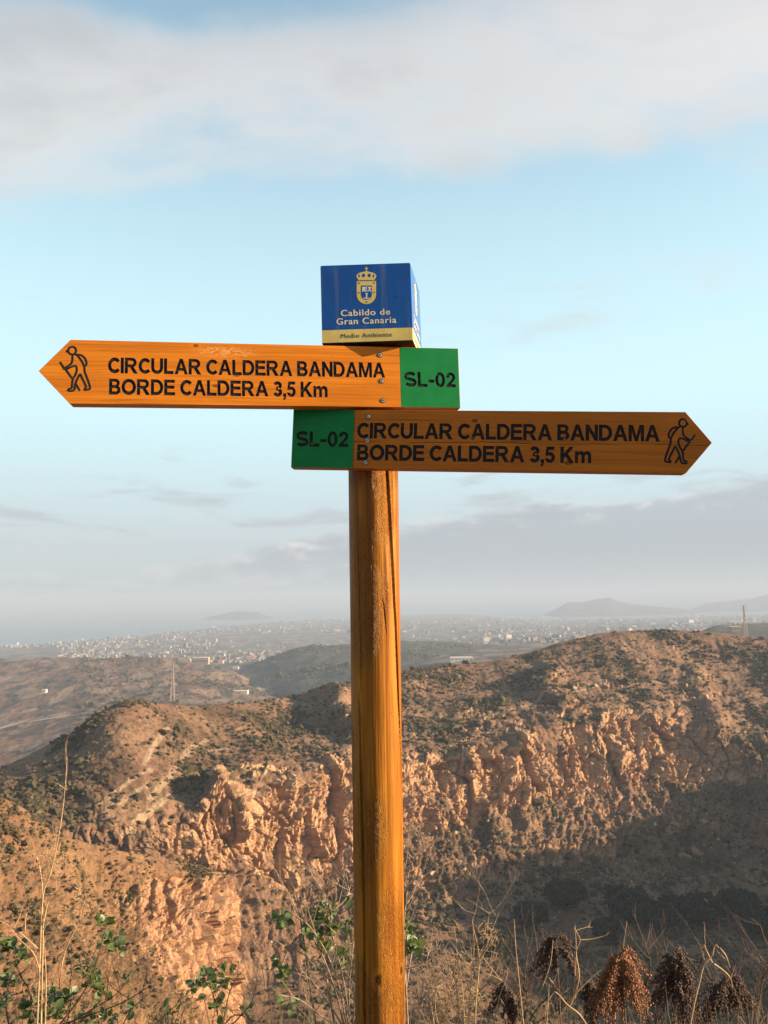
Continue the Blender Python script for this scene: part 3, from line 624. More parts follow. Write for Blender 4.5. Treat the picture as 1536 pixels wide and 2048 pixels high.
# ---- pylons
M_steel = plain('galvanised_steel', (0.26, 0.21, 0.19), 0.7, 0.3, 0.1, 1.0, 0.0)
def pylon(base, H, label, wb=7.5):
    o = empty('pylon', tuple(base)); tag(o, label, 'pylon', 'electricity pylons')
    def hw(z): t = z / H; return (wb / 2) * (1 - t) ** 1.25 + 0.55
    legs = {}
    for sx in (-1, 1):
        for sy in (-1, 1):
            pts = [(sx * hw(z), sy * hw(z), z) for z in np.linspace(0, H, 9)]
            link('leg', me_from('leg', *tube_np(pts, 0.55, 5), [M_steel]), None, o)
    br = []
    lv = np.linspace(0, H * 0.97, 10)
    for z0, z1 in zip(lv[:-1], lv[1:]):
        a, b = hw(z0), hw(z1)
        for (p, q) in (((-a, -a), (b, -b)), ((a, -a), (-b, -b)), ((-a, a), (b, b)), ((a, a), (-b, b)), ((-a, -a), (-b, b)), ((-a, a), (-b, -b)), ((a, -a), (b, b)), ((a, a), (b, -b))):
            br.append(tube_np([(p[0], p[1], z0), (q[0], q[1], z1)], 0.26, 4))
    link('lattice', me_from('lattice', *merge(br), [M_steel]), None, o)
    for z, L in ((H * 0.99, 7.0), (H * 0.90, 5.5)):
        for sx in (-1, 1):
            link('cross_arm', me_from('cross_arm', *merge([tube_np([(0, 0, z), (sx * L, 0, z + 0.4)], [0.4, 0.18], 5), tube_np([(0, 0, z - 1.8), (sx * L, 0, z + 0.2)], [0.3, 0.15], 5)]), [M_steel]), None, o)
            link('insulator', me_from('insulator', *tube_np([(sx * L, 0, z + 0.3), (sx * L, 0, z - 1.9)], [0.25, 0.2], 6), [M_dark]), None, o)
    return o
pb = surf(MS, 345, 1402); pylon(tuple(np.array(at(345, 1404, pb[1]))), (1404 - 1328) / F * pb[1], 'electricity pylon standing behind the left-hand hilltop')
pb = surf(RS, 1492, 1285); pylon(tuple(np.array(at(1492, 1284, pb[1]))), (1284 - 1212) / F * pb[1], 'electricity pylon on the dark hill at the right edge')
pb = surf(PL, 1278, 1272); pylon(tuple(np.array(at(1278, 1266, 3600.0))), 62.0, 'faint pylon beyond the crest at the right', 9)
# ---- road on the valley floor
def road():
    q = [(-40, 1470), (30, 1451), (80, 1443), (130, 1435), (180, 1429), (230, 1424)]
    L = smooth_line([Vector(surf(MS, *p)) + Vector((0, 0, 2.5)) for p in q], 5); V = []; Fc = []
    for i, p in enumerate(L):
        t = (L[min(i + 1, len(L) - 1)] - L[max(i - 1, 0)]); nn = Vector((-t.y, t.x, 0)).normalized() * 6; V += [tuple(p + nn), tuple(p - nn)]
    for i in range(len(L) - 1): Fc.append((2 * i, 2 * i + 1, 2 * i + 3, 2 * i + 2))
    o = link('road', me_from('road', V, Fc, [plain('pale_tarmac', (0.20, 0.185, 0.17), 0.8, 0.3, 0.1, 0.2)]))
    tag(o, 'pale road along the valley floor at the left', 'road', kind='structure')
road()
# ------------------------------------------------------------------ scrub on the slopes : tens of thousands of bushes, one mass per slope
_t = (1 + 5 ** 0.5) / 2
ICV = np.array([(-1, _t, 0), (1, _t, 0), (-1, -_t, 0), (1, -_t, 0), (0, -1, _t), (0, 1, _t), (0, -1, -_t), (0, 1, -_t), (_t, 0, -1), (_t, 0, 1), (-_t, 0, -1), (-_t, 0, 1)]) / 1.9
ICF = np.array([(0, 11, 5), (0, 5, 1), (0, 1, 7), (0, 7, 10), (0, 10, 11), (1, 5, 9), (5, 11, 4), (11, 10, 2), (10, 7, 6), (7, 1, 8), (3, 9, 4), (3, 4, 2), (3, 2, 6), (3, 6, 8), (3, 8, 9), (4, 9, 5), (2, 4, 11), (6, 2, 10), (8, 6, 7), (9, 8, 1)])
M_scrub, n = mat('dry_scrub'); g = n.new('ShaderNodeNewGeometry').outputs['Random Per Island']
cc = n.ramp(g, [(0.0, (0.02, 0.02, 0.012)), (0.35, (0.042, 0.034, 0.019)), (0.66, (0.082, 0.056, 0.032)), (0.82, (0.03, 0.036, 0.016)), (1.0, (0.13, 0.092, 0.052))])
n.l.new(n.mix(n.rng(n.noise(n.pos, 2.2, 3), 0.35, 0.65), cc, tuple([0.05, 0.042, 0.024])), n.b.inputs['Base Color']); n.b.inputs['Roughness'].default_value = 0.9; n.b.inputs['Specular IOR Level'].default_value = 0.1
def scrub(name, Gs, cl_, n, rmin, rmax, label, seed, xlim=(-60, 1600), rows=None, clump=0.02, big=0.03):
    rg = np.random.default_rng(seed); nu, nv, _ = Gs.shape
    qx, qy = to_px(Gs); Nn = normals(Gs); Nn *= np.where(Nn[..., 2:3] < 0, -1, 1)
    du = np.linalg.norm(np.gradient(Gs, axis=0), axis=2) * np.linalg.norm(np.gradient(Gs, axis=1), axis=2)
    w_ = du * (1 - np.clip(cl_ * 1.3, 0, 0.985)) * (qx > xlim[0]) * (qx < xlim[1]) * (qy < 2120)
    view = ((np.array(EYE) - Gs) * Nn).sum(2); w_ = w_ * (view > 0)
    w_ = w_ * np.exp(5.5 * fbm(Gs.reshape(-1, 3), clump, 4, off=seed).reshape(nu, nv) + 2.5 * fbm(Gs.reshape(-1, 3), clump * 6, 2, off=seed + 1).reshape(nu, nv))
    if rows is not None: w_ = w_ * rows[None, :]
    p = w_.ravel() / w_.sum(); k = rg.choice(len(p), n, p=p)
    P = Gs.reshape(-1, 3)[k] + rg.normal(0, 0.6, (n, 3)) * [1, 1, 0]
    r = rmin + (rmax - rmin) * rg.random(n) ** 3.2; r = np.where(rg.random(n) < big, r * 2.0, r)
    S = np.stack([r * rg.uniform(0.8, 1.3, n), r * rg.uniform(0.8, 1.3, n), r * rg.uniform(0.55, 0.95, n)], 1)
    V = ICV[None] * rg.uniform(0.5, 1.35, (n, 12, 1)) * S[:, None] + (P + np.stack([0 * r, 0 * r, r * 0.22], 1))[:, None]
    Fc = (ICF[None] + (np.arange(n) * 12)[:, None, None]).reshape(-1, 3)
    o = link(name, mesh_np(name, V.reshape(-1, 3), Fc, False), M_scrub)
    tag(o, label, 'scrub', kind='stuff'); return o
scrub('scrub', G2, cl, 33000, 0.25, 2.0, 'low dark scrub dotted over the far crater wall', 5, rows=0.28 + 0.72 * sstep(vv, 3.4, 4.4))
scrub('scrub', GB2, clb, 15000, 0.07, 0.7, 'low dry scrub on the nearer left slope', 8, (-80, 520), clump=0.06)

# ---- dark trees standing on the shaded crater floor
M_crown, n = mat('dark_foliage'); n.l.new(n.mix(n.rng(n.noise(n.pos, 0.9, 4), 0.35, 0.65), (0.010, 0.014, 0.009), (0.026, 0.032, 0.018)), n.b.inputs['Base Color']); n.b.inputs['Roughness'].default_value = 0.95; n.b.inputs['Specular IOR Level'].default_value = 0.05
M_trunk = plain('tree_trunk', (0.06, 0.045, 0.03), 0.9, 0.2, 0.2, 2)
def floor_tree(px, py, R, label, seed):
    R *= 1.35; rg = np.random.default_rng(seed); i = np.abs(xs - px).argmin(); qx, qy = to_px(G2[i]); j = np.abs(qy - py).argmin(); P = G2[i, j]
    o = empty('crater_tree', tuple(P)); tag(o, label, 'tree', 'trees on the crater floor')
    t = R * 0.5
    link('trunk', me_from('trunk', *merge([tube_np([(0, 0, -1), (0.1, 0, t * 0.6), (R * 0.1, 0.1, t)], [R * 0.09, R * 0.07, R * 0.05], 6), tube_np([(0.1, 0, t * 0.6), (-R * 0.3, 0.2, t * 1.4)], [R * 0.05, R * 0.02], 5), tube_np([(0.1, 0, t * 0.7), (R * 0.35, -0.3, t * 1.5)], [R * 0.05, R * 0.02], 5)]), [M_trunk], None, True), None, o)
    m_ = 420; d = rg.normal(size=(m_, 3)); d /= np.linalg.norm(d, axis=1)[:, None]; lob = 0.75 + 0.35 * fbm(d * 1.7 + seed, 1.0, 3)
    C = d * (R * lob * rg.uniform(0.45, 1.0, m_) ** 0.5)[:, None] * [1.15, 1.0, 0.62] + [0, 0, R * 0.62]
    V = ICV[None] * rg.uniform(0.4, 1.2, (m_, 12, 1)) * (R * rg.uniform(0.05, 0.13, m_))[:, None, None] + C[:, None]
    link('crown', mesh_np('crown', V.reshape(-1, 3), (ICF[None] + (np.arange(m_) * 12)[:, None, None]).reshape(-1, 3), False), M_crown, o)
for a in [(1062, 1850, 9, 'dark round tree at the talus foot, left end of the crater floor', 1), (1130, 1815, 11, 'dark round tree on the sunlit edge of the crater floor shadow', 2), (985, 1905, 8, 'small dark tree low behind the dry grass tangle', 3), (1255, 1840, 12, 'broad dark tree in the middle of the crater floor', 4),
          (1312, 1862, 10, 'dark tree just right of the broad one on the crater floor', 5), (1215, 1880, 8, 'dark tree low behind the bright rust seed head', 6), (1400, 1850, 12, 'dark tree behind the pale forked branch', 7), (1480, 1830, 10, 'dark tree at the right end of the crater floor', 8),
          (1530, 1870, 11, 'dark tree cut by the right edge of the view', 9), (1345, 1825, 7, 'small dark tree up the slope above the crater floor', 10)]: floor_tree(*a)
scrub('scrub', G2[:, :110], cl[:, :110], 2600, 0.8, 2.8, 'larger bushes low on the crater wall and floor', 15, (700, 1600), clump=0.012, big=0.06)

scrub('far_woodland', MS, np.zeros(MS.shape[:2]), 2600, 2.0, 6.0, 'dark scattered trees on the valley side left of the post', 25, (150, 620), clump=0.004)
scrub('far_woodland', HS, np.zeros(HS.shape[:2]), 2200, 2.0, 6.0, 'dark trees covering the blue-green hill behind the post', 26, (470, 1120), clump=0.004)

# ---- pale boulders and broken rock below the cliffs
M_boulder, n = mat('pale_boulder'); g = n.new('ShaderNodeNewGeometry').outputs['Random Per Island']
n.l.new(n.ramp(g, [(0.0, (0.16, 0.105, 0.075)), (0.6, (0.26, 0.18, 0.125)), (1.0, (0.38, 0.28, 0.20))]), n.b.inputs['Base Color']); n.b.inputs['Roughness'].default_value = 0.9; n.b.inputs['Specular IOR Level'].default_value = 0.1
ms_ = M_scrub; M_scrub = M_boulder
scrub('boulders', G2[:, 50:300], cl[:, 50:300], 9000, 0.18, 0.85, 'pale broken rock scattered below the crater cliffs', 35, (360, 1600), clump=0.02, big=0.03)
scrub('boulders', GB2, clb, 3500, 0.05, 0.20, 'pale stones scattered over the nearer left slope', 36, (-80, 520), clump=0.05, big=0.04)
M_scrub = ms_

scrub('scrub', G2[:, :170], cl[:, :170], 5000, 0.4, 1.6, 'tufts of scrub between the talus and the crater floor', 45, (700, 1600), clump=0.03, big=0.05)
# ------------------------------------------------------------------ signpost
def wood(name, c1, c2, c3, axis='X', rough=0.42, k=1.0, wrinkle=0.0, knots=(), scrape=None, split=None):
    m, n = mat(name); P = n.obj
    sc = {'X': (1.2, 55, 55), 'Z': (42, 42, 1.1)}[axis]
    sc2 = {'X': (5, 190, 190), 'Z': (150, 150, 3.5)}[axis]
    warp = n.noise(P, 5.0, 3)
    g1 = n.noise(n.map(P, tuple(x * k for x in sc)), 1.0, 5, 0.6, 0.9)
    g2 = n.noise(n.map(P, tuple(x * k for x in sc2)), 1.0, 3, 0.6, 0.3)
    blot = n.noise(n.map(P, (4, 9, 9) if axis == 'X' else (16, 16, 4.5)), 1.0, 4, 0.55, 0.4)
    c = n.mix(n.rng(g1, 0.36, 0.62), c1, c2)
    c = n.mix(n.m('MULTIPLY', n.rng(g2, 0.50, 0.72), 0.60), c, c3)
    c = n.mix(n.m('MULTIPLY', n.rng(blot, 0.46, 0.68), 0.65), c, tuple(0.55 * a + 0.45 * b for a, b in zip(c2, c3)))
    speck = n.vor(n.map(P, (60, 60, 60) if axis == 'X' else (70, 70, 34)), 1.0)[0]
    c = n.mix(n.m('MULTIPLY', n.rng(speck, 0.10, 0.03), 0.55), c, tuple(x * 0.3 for x in c3))
    for (kx, ky, kz, kr) in knots:                                     # knots: dark eye with a paler rim
        d_ = n.new('ShaderNodeVectorMath', operation='DISTANCE'); n.l.new(n.map(P, (1, 1, 0.6) if axis == 'Z' else (0.6, 1, 1)), d_.inputs[0]); d_.inputs[1].default_value = (kx, ky, kz * 0.6) if axis == 'Z' else (kx * 0.6, ky, kz)
        dd = n.m('ADD', d_.outputs['Value'], n.m('MULTIPLY', n.m('SUBTRACT', n.noise(P, 160, 3), 0.5), kr * 0.9))
        c = n.mix(n.m('MULTIPLY', n.rng(dd, kr * 1.9, kr * 1.1), 0.55), c, c2); c = n.mix(n.m('MULTIPLY', n.rng(dd, kr * 1.0, kr * 0.35), 0.85), c, tuple(x * 0.55 for x in c3))
    if scrape:                                                          # scuffed paler patch
        sx, sz, rot, la, lb = scrape; q = n.map(n.map(P, (1, 1, 1), (-sx, 0, -sz)), (1 / la, 0, 1 / lb), (0, 0, 0), (0, rot, 0))
        ln_ = n.new('ShaderNodeVectorMath', operation='LENGTH'); n.l.new(q, ln_.inputs[0])
        f_ = n.m('MULTIPLY', n.rng(ln_.outputs['Value'], 1.1, 0.3), n.rng(n.noise(n.map(P, (90, 90, 260)), 1.0, 4, 0.65, 0.8), 0.46, 0.60))
        c = n.mix(n.m('MULTIPLY', f_, 0.8), c, (0.62, 0.36, 0.15))
    if split is not None:                                               # hairline crack along the grain
        zz = n.sep(P); ln2 = n.m('ABSOLUTE', n.m('SUBTRACT', n.m('SUBTRACT', zz[2], split), n.m('MULTIPLY', n.m('SUBTRACT', n.noise(n.map(P, (6, 0, 0)), 1.0, 4), 0.5), 0.016)))
        c = n.mix(n.m('MULTIPLY', n.rng(ln2, 0.0011, 0.0003), n.rng(n.noise(n.map(P, (4, 0, 0), (3, 0, 0)), 1.0, 2), 0.42, 0.52)), c, tuple(x * 0.2 for x in c3))
    n.l.new(c, n.b.inputs['Base Color'])
    n.l.new(n.rng(g1, 0.2, 0.8, rough - 0.08, rough + 0.14), n.b.inputs['Roughness'])
    n.b.inputs['Specular IOR Level'].default_value = 0.10
    h = n.m('ADD', n.m('MULTIPLY', g1, 0.6), n.m('MULTIPLY', g2, 0.55))
    if wrinkle:
        wr = n.noise(n.map(P, (150, 150, 60)), 1.0, 3, 0.6, 1.8)
        wr = n.m('ABSOLUTE', n.m('SUBTRACT', wr, 0.5))
        zone = n.rng(n.noise(n.map(P, (7, 7, 3.0), (0.3, 0, 0.2)), 1.0, 2), 0.47, 0.60)
        h = n.m('ADD', h, n.m('MULTIPLY', n.m('MULTIPLY', wr, zone), -wrinkle))
    bump(n, h, 0.9, 0.0028 if axis == 'Z' else 0.0020)
    return m
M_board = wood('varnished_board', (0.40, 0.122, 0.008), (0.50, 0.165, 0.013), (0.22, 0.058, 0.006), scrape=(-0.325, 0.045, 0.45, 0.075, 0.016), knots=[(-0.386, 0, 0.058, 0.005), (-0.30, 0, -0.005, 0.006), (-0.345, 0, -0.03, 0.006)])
M_board_shade = wood('varnished_board_shaded', (0.30, 0.088, 0.007), (0.38, 0.118, 0.011), (0.14, 0.038, 0.005), split=-0.004, knots=[(0.42, 0, -0.045, 0.007), (0.22, 0, 0.045, 0.006)])  # same wood as the upper board, darkened: this board's shade in its colour
M_post = wood('varnished_post', (0.155, 0.050, 0.006), (0.285, 0.118, 0.014), (0.04, 0.014, 0.005), 'Z', 0.40, 1.0, 5.5, knots=[(-0.002, -0.055, 0.795, 0.010), (0.046, -0.028, 0.80, 0.007), (-0.035, -0.042, 1.30, 0.005)])
M_edge = wood('bare_board_edge', (0.42, 0.19, 0.06), (0.55, 0.30, 0.12), (0.22, 0.09, 0.03), 'X', 0.6)
def groove_mat():
    m, n = mat('black_groove_paint'); a = n.noise(n.obj, 55, 5, 0.7); b = n.noise(n.map(n.obj, (40, 40, 160)), 1.0, 4)
    c = n.mix(n.rng(n.noise(n.obj, 90, 3), 0.3, 0.7), (0.008, 0.008, 0.010), (0.016, 0.015, 0.016))
    c = n.mix(n.m('MULTIPLY', n.rng(a, 0.60, 0.68), n.rng(b, 0.45, 0.6)), c, (0.20, 0.09, 0.025))        # chipped paint
    n.l.new(c, n.b.inputs['Base Color']); n.b.inputs['Roughness'].default_value = 0.7; n.b.inputs['Specular IOR Level'].default_value = 0.12
    bump(n, a, 0.4, 0.001); return m
M_black = groove_mat()
def green_mat():
    m, n = mat('green_paint'); a = n.noise(n.obj, 26, 5, 0.6); b = n.noise(n.map(n.obj, (3, 60, 60)), 1.0, 4)
    c = n.mix(n.rng(a, 0.3, 0.7), (0.003, 0.128, 0.034), (0.004, 0.150, 0.040))
    c = n.mix(n.m('MULTIPLY', n.rng(b, 0.55, 0.8), 0.4), c, (0.003, 0.09, 0.02))
    sp = n.noise(n.obj, 75, 5, 0.7)
    c = n.mix(n.rng(sp, 0.685, 0.72), c, (0.22, 0.42, 0.20))
    n.l.new(c, n.b.inputs['Base Color']); n.b.inputs['Roughness'].default_value = 0.5; n.b.inputs['Specular IOR Level'].default_value = 0.12
    bump(n, n.m('ADD', b, n.m('MULTIPLY', sp, 0.4)), 0.5, 0.001); return m
M_green = green_mat()
M_screw = plain('galvanised_screw', (0.34, 0.32, 0.29), 0.45, 0.5, 0.4, 300, 0.75)
def enamel(name, c, rough=0.22, wear=(0.02, 0.03, 0.06)):
    m, n = mat(name); a = n.noise(n.obj, 14, 5, 0.6); s2 = n.noise(n.obj, 90, 4, 0.7)
    cc = n.mix(n.rng(a, 0.3, 0.7), tuple(x * 0.88 for x in c), tuple(min(1, x * 1.08) for x in c))
    cc = n.mix(n.rng(s2, 0.66, 0.71), cc, wear)
    run = n.noise(n.map(n.obj, (38, 38, 2.2)), 1.0, 4, 0.6); cc = n.mix(n.m('MULTIPLY', n.rng(run, 0.52, 0.70), 0.22), cc, (0.20, 0.19, 0.17))   # dust runs
    cc = n.mix(n.m('MULTIPLY', n.rng(n.noise(n.obj, 24, 4, 0.7), 0.62, 0.70), 0.5), cc, tuple(x * 0.35 for x in c))
    n.l.new(cc, n.b.inputs['Base Color']); n.b.inputs['Roughness'].default_value = rough
    n.b.inputs['Specular IOR Level'].default_value = 0.2; n.b.inputs['Coat Weight'].default_value = 0.15; n.b.inputs['Coat Roughness'].default_value = 0.07
    bump(n, a, 0.12, 0.002); return m
M_blue = enamel('blue_enamel', (0.001, 0.056, 0.26))
M_yellow = enamel('yellow_enamel', (0.60, 0.45, 0.12), 0.3, (0.3, 0.2, 0.08))
M_cream = enamel('cream_print', (0.66, 0.57, 0.38), 0.35, (0.4, 0.35, 0.25))
M_white = enamel('white_print', (0.6, 0.58, 0.52), 0.35, (0.4, 0.38, 0.33))
M_under = plain('dark_brown_underside', (0.05, 0.025, 0.018), 0.8, 0.2, 0.3, 30)  # underside of the box, plain dark brown
M_navy = plain('navy_print', (0.02, 0.025, 0.05), 0.4, 0.4, 0.1, 50)

PX, PY = -0.0233, 1.77
sign = empty('signpost', (PX, PY, 0))
tag(sign, 'wooden trail signpost with two arrow boards and a blue box on top', 'signpost')

def text_curve(body):
    tc = bpy.data.curves.new('t', 'FONT'); tc.body = body; tc.size = 1.0; tc.resolution_u = 4; tc.space_character = 1.12
    o = bpy.data.objects.new('t', tc); COL.objects.link(o)
    dg = bpy.context.evaluated_depsgraph_get(); dg.update()
    cu = o.to_curve(dg); spl = []
    for s in cu.splines:
        if s.type == 'BEZIER': spl.append([(tuple(p.co), tuple(p.handle_left), tuple(p.handle_right)) for p in s.bezier_points])
    o.to_curve_clear(); bpy.data.objects.remove(o)
    return spl
TXT = {}
def text_at(body, x0, x1, zb, cap):
    """bezier splines of a text whose ink runs from x0 to x1 with baseline zb and cap height cap"""
    if body not in TXT: TXT[body] = text_curve(body)
    sp = TXT[body]; xsv = [p[0][0] for s in sp for p in s]; a, b = min(xsv), max(xsv)
    kx = (x1 - x0) / (b - a); kz = cap / 0.727
    f = lambda q: (x0 + (q[0] - a) * kx, zb + q[1] * kz, 0)
    return [[tuple(f(h) for h in p) for p in s] for s in sp]

# routed sans-serif capitals, drawn as outlines (cap height 1)
SW = 0.205
def arc(cx, cy, rx, ry, a0, a1, n=14):
    return [(cx + rx * math.cos(math.radians(a0 + (a1 - a0) * k / n)), cy + ry * math.sin(math.radians(a0 + (a1 - a0) * k / n))) for k in range(n + 1)]
def stroke(path, wd=SW):
    P = [Vector(p) for p in path]; L = []; R = []
    for i, p in enumerate(P):
        d = (P[min(i + 1, len(P) - 1)] - P[max(i - 1, 0)]).normalized(); n = Vector((-d.y, d.x))
        k = 1.0
        if 0 < i < len(P) - 1:
            d1 = (p - P[i - 1]).normalized(); k = 1 / max(0.5, Vector((-d1.y, d1.x)).dot(n))
        L.append(tuple(p + n * wd / 2 * k)); R.append(tuple(p - n * wd / 2 * k))
    return L + R[::-1]
def glyphs():
    h = SW / 2; g = {}
    g['I'] = [[(0, 0), (SW, 0), (SW, 1), (0, 1)]]
    g['L'] = [[(0, 0), (0.68, 0), (0.68, SW * .92), (SW, SW * .92), (SW, 1), (0, 1)]]
    t = SW * 0.9
    g['E'] = [[(0, 0), (0.76, 0), (0.76, t), (SW, t), (SW, .5 - t / 2 + .02), (0.71, .5 - t / 2 + .02), (0.71, .5 + t / 2 + .02), (SW, .5 + t / 2 + .02), (SW, 1 - t), (0.74, 1 - t), (0.74, 1), (0, 1)]]
    g['A'] = [[(0, 0), (0.215, 0), (0.295, 0.235), (0.645, 0.235), (0.725, 0), (0.94, 0), (0.58, 1), (0.36, 1)], [(0.35, 0.40), (0.59, 0.40), (0.47, 0.76)]]
    g['N'] = [[(0, 0), (SW, 0), (SW, 0.64), (0.60, 0), (0.80, 0), (0.80, 1), (0.60, 1), (0.60, 0.36), (SW, 1), (0, 1)]]
    g['M'] = [[(0, 0), (0.19, 0), (0.19, 0.72), (0.41, 0), (0.59, 0), (0.81, 0.72), (0.81, 0), (1.0, 0), (1.0, 1), (0.73, 1), (0.50, 0.27), (0.27, 1), (0, 1)]]
    g['K'] = [[(0, 0), (SW, 0), (SW, 0.29), (0.33, 0.42), (0.62, 0), (0.88, 0), (0.47, 0.57), (0.86, 1), (0.60, 1), (SW, 0.55), (SW, 1), (0, 1)]]
    g['C'] = [stroke(arc(.47, .5, .47 - h, .5 - h, 42, 318, 26), SW)]
    g['O'] = [arc(.5, .5, .5, .51, 0, 360, 32)[:-1], arc(.5, .5, .5 - SW, .51 - SW, 0, 360, 28)[:-1]]
    g['0'] = [arc(.34, .5, .34, .51, 0, 360, 28)[:-1], arc(.34, .5, .34 - SW * .95, .51 - SW * .9, 0, 360, 24)[:-1]]
    g['D'] = [[(0, 0), (0.40, 0)] + arc(.40, .5, .46, .5, -90, 90, 16)[1:-1] + [(0.40, 1), (0, 1)], [(SW, t), (0.38, t)] + arc(.38, .5, .46 - SW + .02, .5 - t, -90, 90, 14)[1:-1] + [(.38, 1 - t), (SW, 1 - t)]]
    g['U'] = [stroke([(h, 1), (h, .40)] + arc(.42, .40, .42 - h, .40 - h, 180, 360, 16)[1:] + [(.84 - h, 1)], SW)]
    bo = [(0, 0), (0.46, 0)] + arc(.46, .29, .33, .29, -90, 62, 10)[1:] + arc(.44, .745, .29, .255, -38, 90, 10) + [(0, 1)]
    g['B'] = [bo, [(SW, t), (.44, t)] + arc(.44, .295, .15, .12, -80, 80, 8) + [(SW, .415)], [(SW, .60), (.42, .60)] + arc(.42, .715, .12, .115, -80, 80, 8) + [(SW, .83)]]
    g['R'] = [[(0, 0), (SW, 0), (SW, .40), (.34, .40), (.40, .36), (.64, 0), (.90, 0), (.70, .30), (.60, .43)] + arc(.52, .71, .31, .29, -60, 90, 12) + [(0, 1)],
              [(SW, .57), (.48, .57)] + arc(.48, .70, .15, .13, -80, 80, 8) + [(SW, .83)]]
    g['S'] = [stroke(arc(.42, .735, .32, .165, 25, 180, 12) + arc(.40, .66, .30, .145, 200, 262, 5) + arc(.44, .335, .29, .14, 85, 20, 5) + arc(.42, .285, .32, .185, 0, -155, 12), SW)]
    g['2'] = [stroke(arc(.33, .70, .235, .20, 165, -20, 12) + [(.50, .50), (.28, .28), (.16, .10)], SW)[:0] or
              [(0.02, .66)] + arc(.335, .69, .315, .31, 175, -35, 14) + [(.50, .40), (.31, .18 + .02), (.66, .19), (.66, 0), (0, 0), (.03, .12), (.18, .31), (.36, .48)] + arc(.335, .69, .12, .135, -30, 170, 10) + [(.20, .66)]]
    g['3'] = [stroke(arc(.32, .735, .22, .165, 155, -75, 12) + [(.30, .545), (.30, .535)] + arc(.32, .29, .235, .19, 80, -160, 14), SW)]
    g['5'] = [[(.03, .27)] + arc(.32, .33, .32, .34, 192, 360, 12)[0:] + arc(.32, .33, .32, .33, 0, 115, 9)[1:] + [(.25, .82), (.60, .82), (.60, 1), (.11, 1), (.03, .46), (.20, .44)] + arc(.31, .33, .13, .15, 130, -150, 14) + [(.19, .25)]]
    g[','] = [[(0, .0), (.09, 0), (.06, -.12), (0, -.16), (.04, -.24), (.16, -.16), (.21, 0), (.21, .20), (0, .20)]]
    g['-'] = [[(0, .30), (.40, .30), (.40, .49), (0, .49)]]
    g['m'] = [[(0, 0), (.19, 0), (.19, .40)] + arc(.31, .42, .12, .13, 170, 0, 8) + [(.43, 0), (.62, 0), (.62, .40)] + arc(.74, .42, .12, .13, 170, 0, 8) + [(.86, 0), (1.05, 0), (1.05, .45)] + arc(.80, .50, .25, .24, 0, 115, 8) + [(.56, .62)] + arc(.40, .50, .20, .24, 40, 120, 6) + [(.18, .63), (.18, .73), (0, .73)]]
    return g
GL = glyphs()
def text_polys(body, x0, x1, zb, cap):
    x = 0; out = []
    for ch in body:
        if ch == ' ': x += 0.30; continue
        pg = GL[ch]; w_ = max(p[0] for q in pg for p in q); mn = min(p[0] for q in pg for p in q)
        out += [[(px - mn + x, pz) for px, pz in q] for q in pg]; x += w_ - mn + 0.085
    x -= 0.085; k = (x1 - x0) / x
    jit = random.Random(body)
    return [[(x0 + px * k, zb + pz * cap) for px, pz in q] for q in out]
def curve_mesh(name, splines, polys, extrude, bev, offset, res=4):
    """filled 2D curve -> arrays in (x, depth, z): x right, z up, depth into the board"""
    cu = bpy.data.curves.new(name, 'CURVE'); cu.dimensions = '2D'; cu.fill_mode = 'BOTH'; cu.resolution_u = res
    cu.extrude = extrude; cu.bevel_depth = bev; cu.bevel_resolution = 0; cu.offset = offset
    K = 60.0; cu.extrude *= K; cu.bevel_depth *= K; cu.offset *= K        # fill at a comfortable size, then scale back
    splines = [[tuple(tuple(c * K for c in h) for h in q) for q in s] for s in splines]; polys = [[(x * K, z * K) for x, z in pg] for pg in polys]
    for s in splines:
        sp = cu.splines.new('BEZIER'); sp.bezier_points.add(len(s) - 1); sp.use_cyclic_u = True
        for bp, (c, l, r) in zip(sp.bezier_points, s):
            bp.handle_left_type = bp.handle_right_type = 'FREE'; bp.co = c; bp.handle_left = l; bp.handle_right = r
    for pg in polys:
        sp = cu.splines.new('POLY'); sp.points.add(len(pg) - 1); sp.use_cyclic_u = True
        for pt, (x, z) in zip(sp.points, pg): pt.co = (x, z, 0, 1)
    o = bpy.data.objects.new(name, cu); COL.objects.link(o)
    dg = bpy.context.evaluated_depsgraph_get(); dg.update()
    me = bpy.data.meshes.new_from_object(o.evaluated_get(dg)); bpy.data.objects.remove(o)
    V = [(v.co.x / K, -v.co.z / K, v.co.y / K) for v in me.vertices]; Fc = [tuple(reversed(p.vertices)) for p in me.polygons]
    bpy.data.meshes.remove(me)
    return V, Fc
class Plane:
    """a flat face of the sign: pixel <-> local coordinates, and the matrix of its object"""
    def __init__(s, px, py, Y, yaw, tilt):
        s.O = at(px, py, Y); s.R = (Matrix.Rotation(yaw, 3, 'Z') @ Matrix.Rotation(-tilt, 3, 'Y'))
        s.M = Matrix.Translation(s.O) @ s.R.to_4x4()
    def loc(s, px, py):
        n = s.R @ Vector((0, -1, 0)); d = ray(px, py); P = EYE + d * ((s.O - EYE).dot(n) / d.dot(n))
        q = s.R.transposed() @ (P - s.O); return (q.x, q.z)

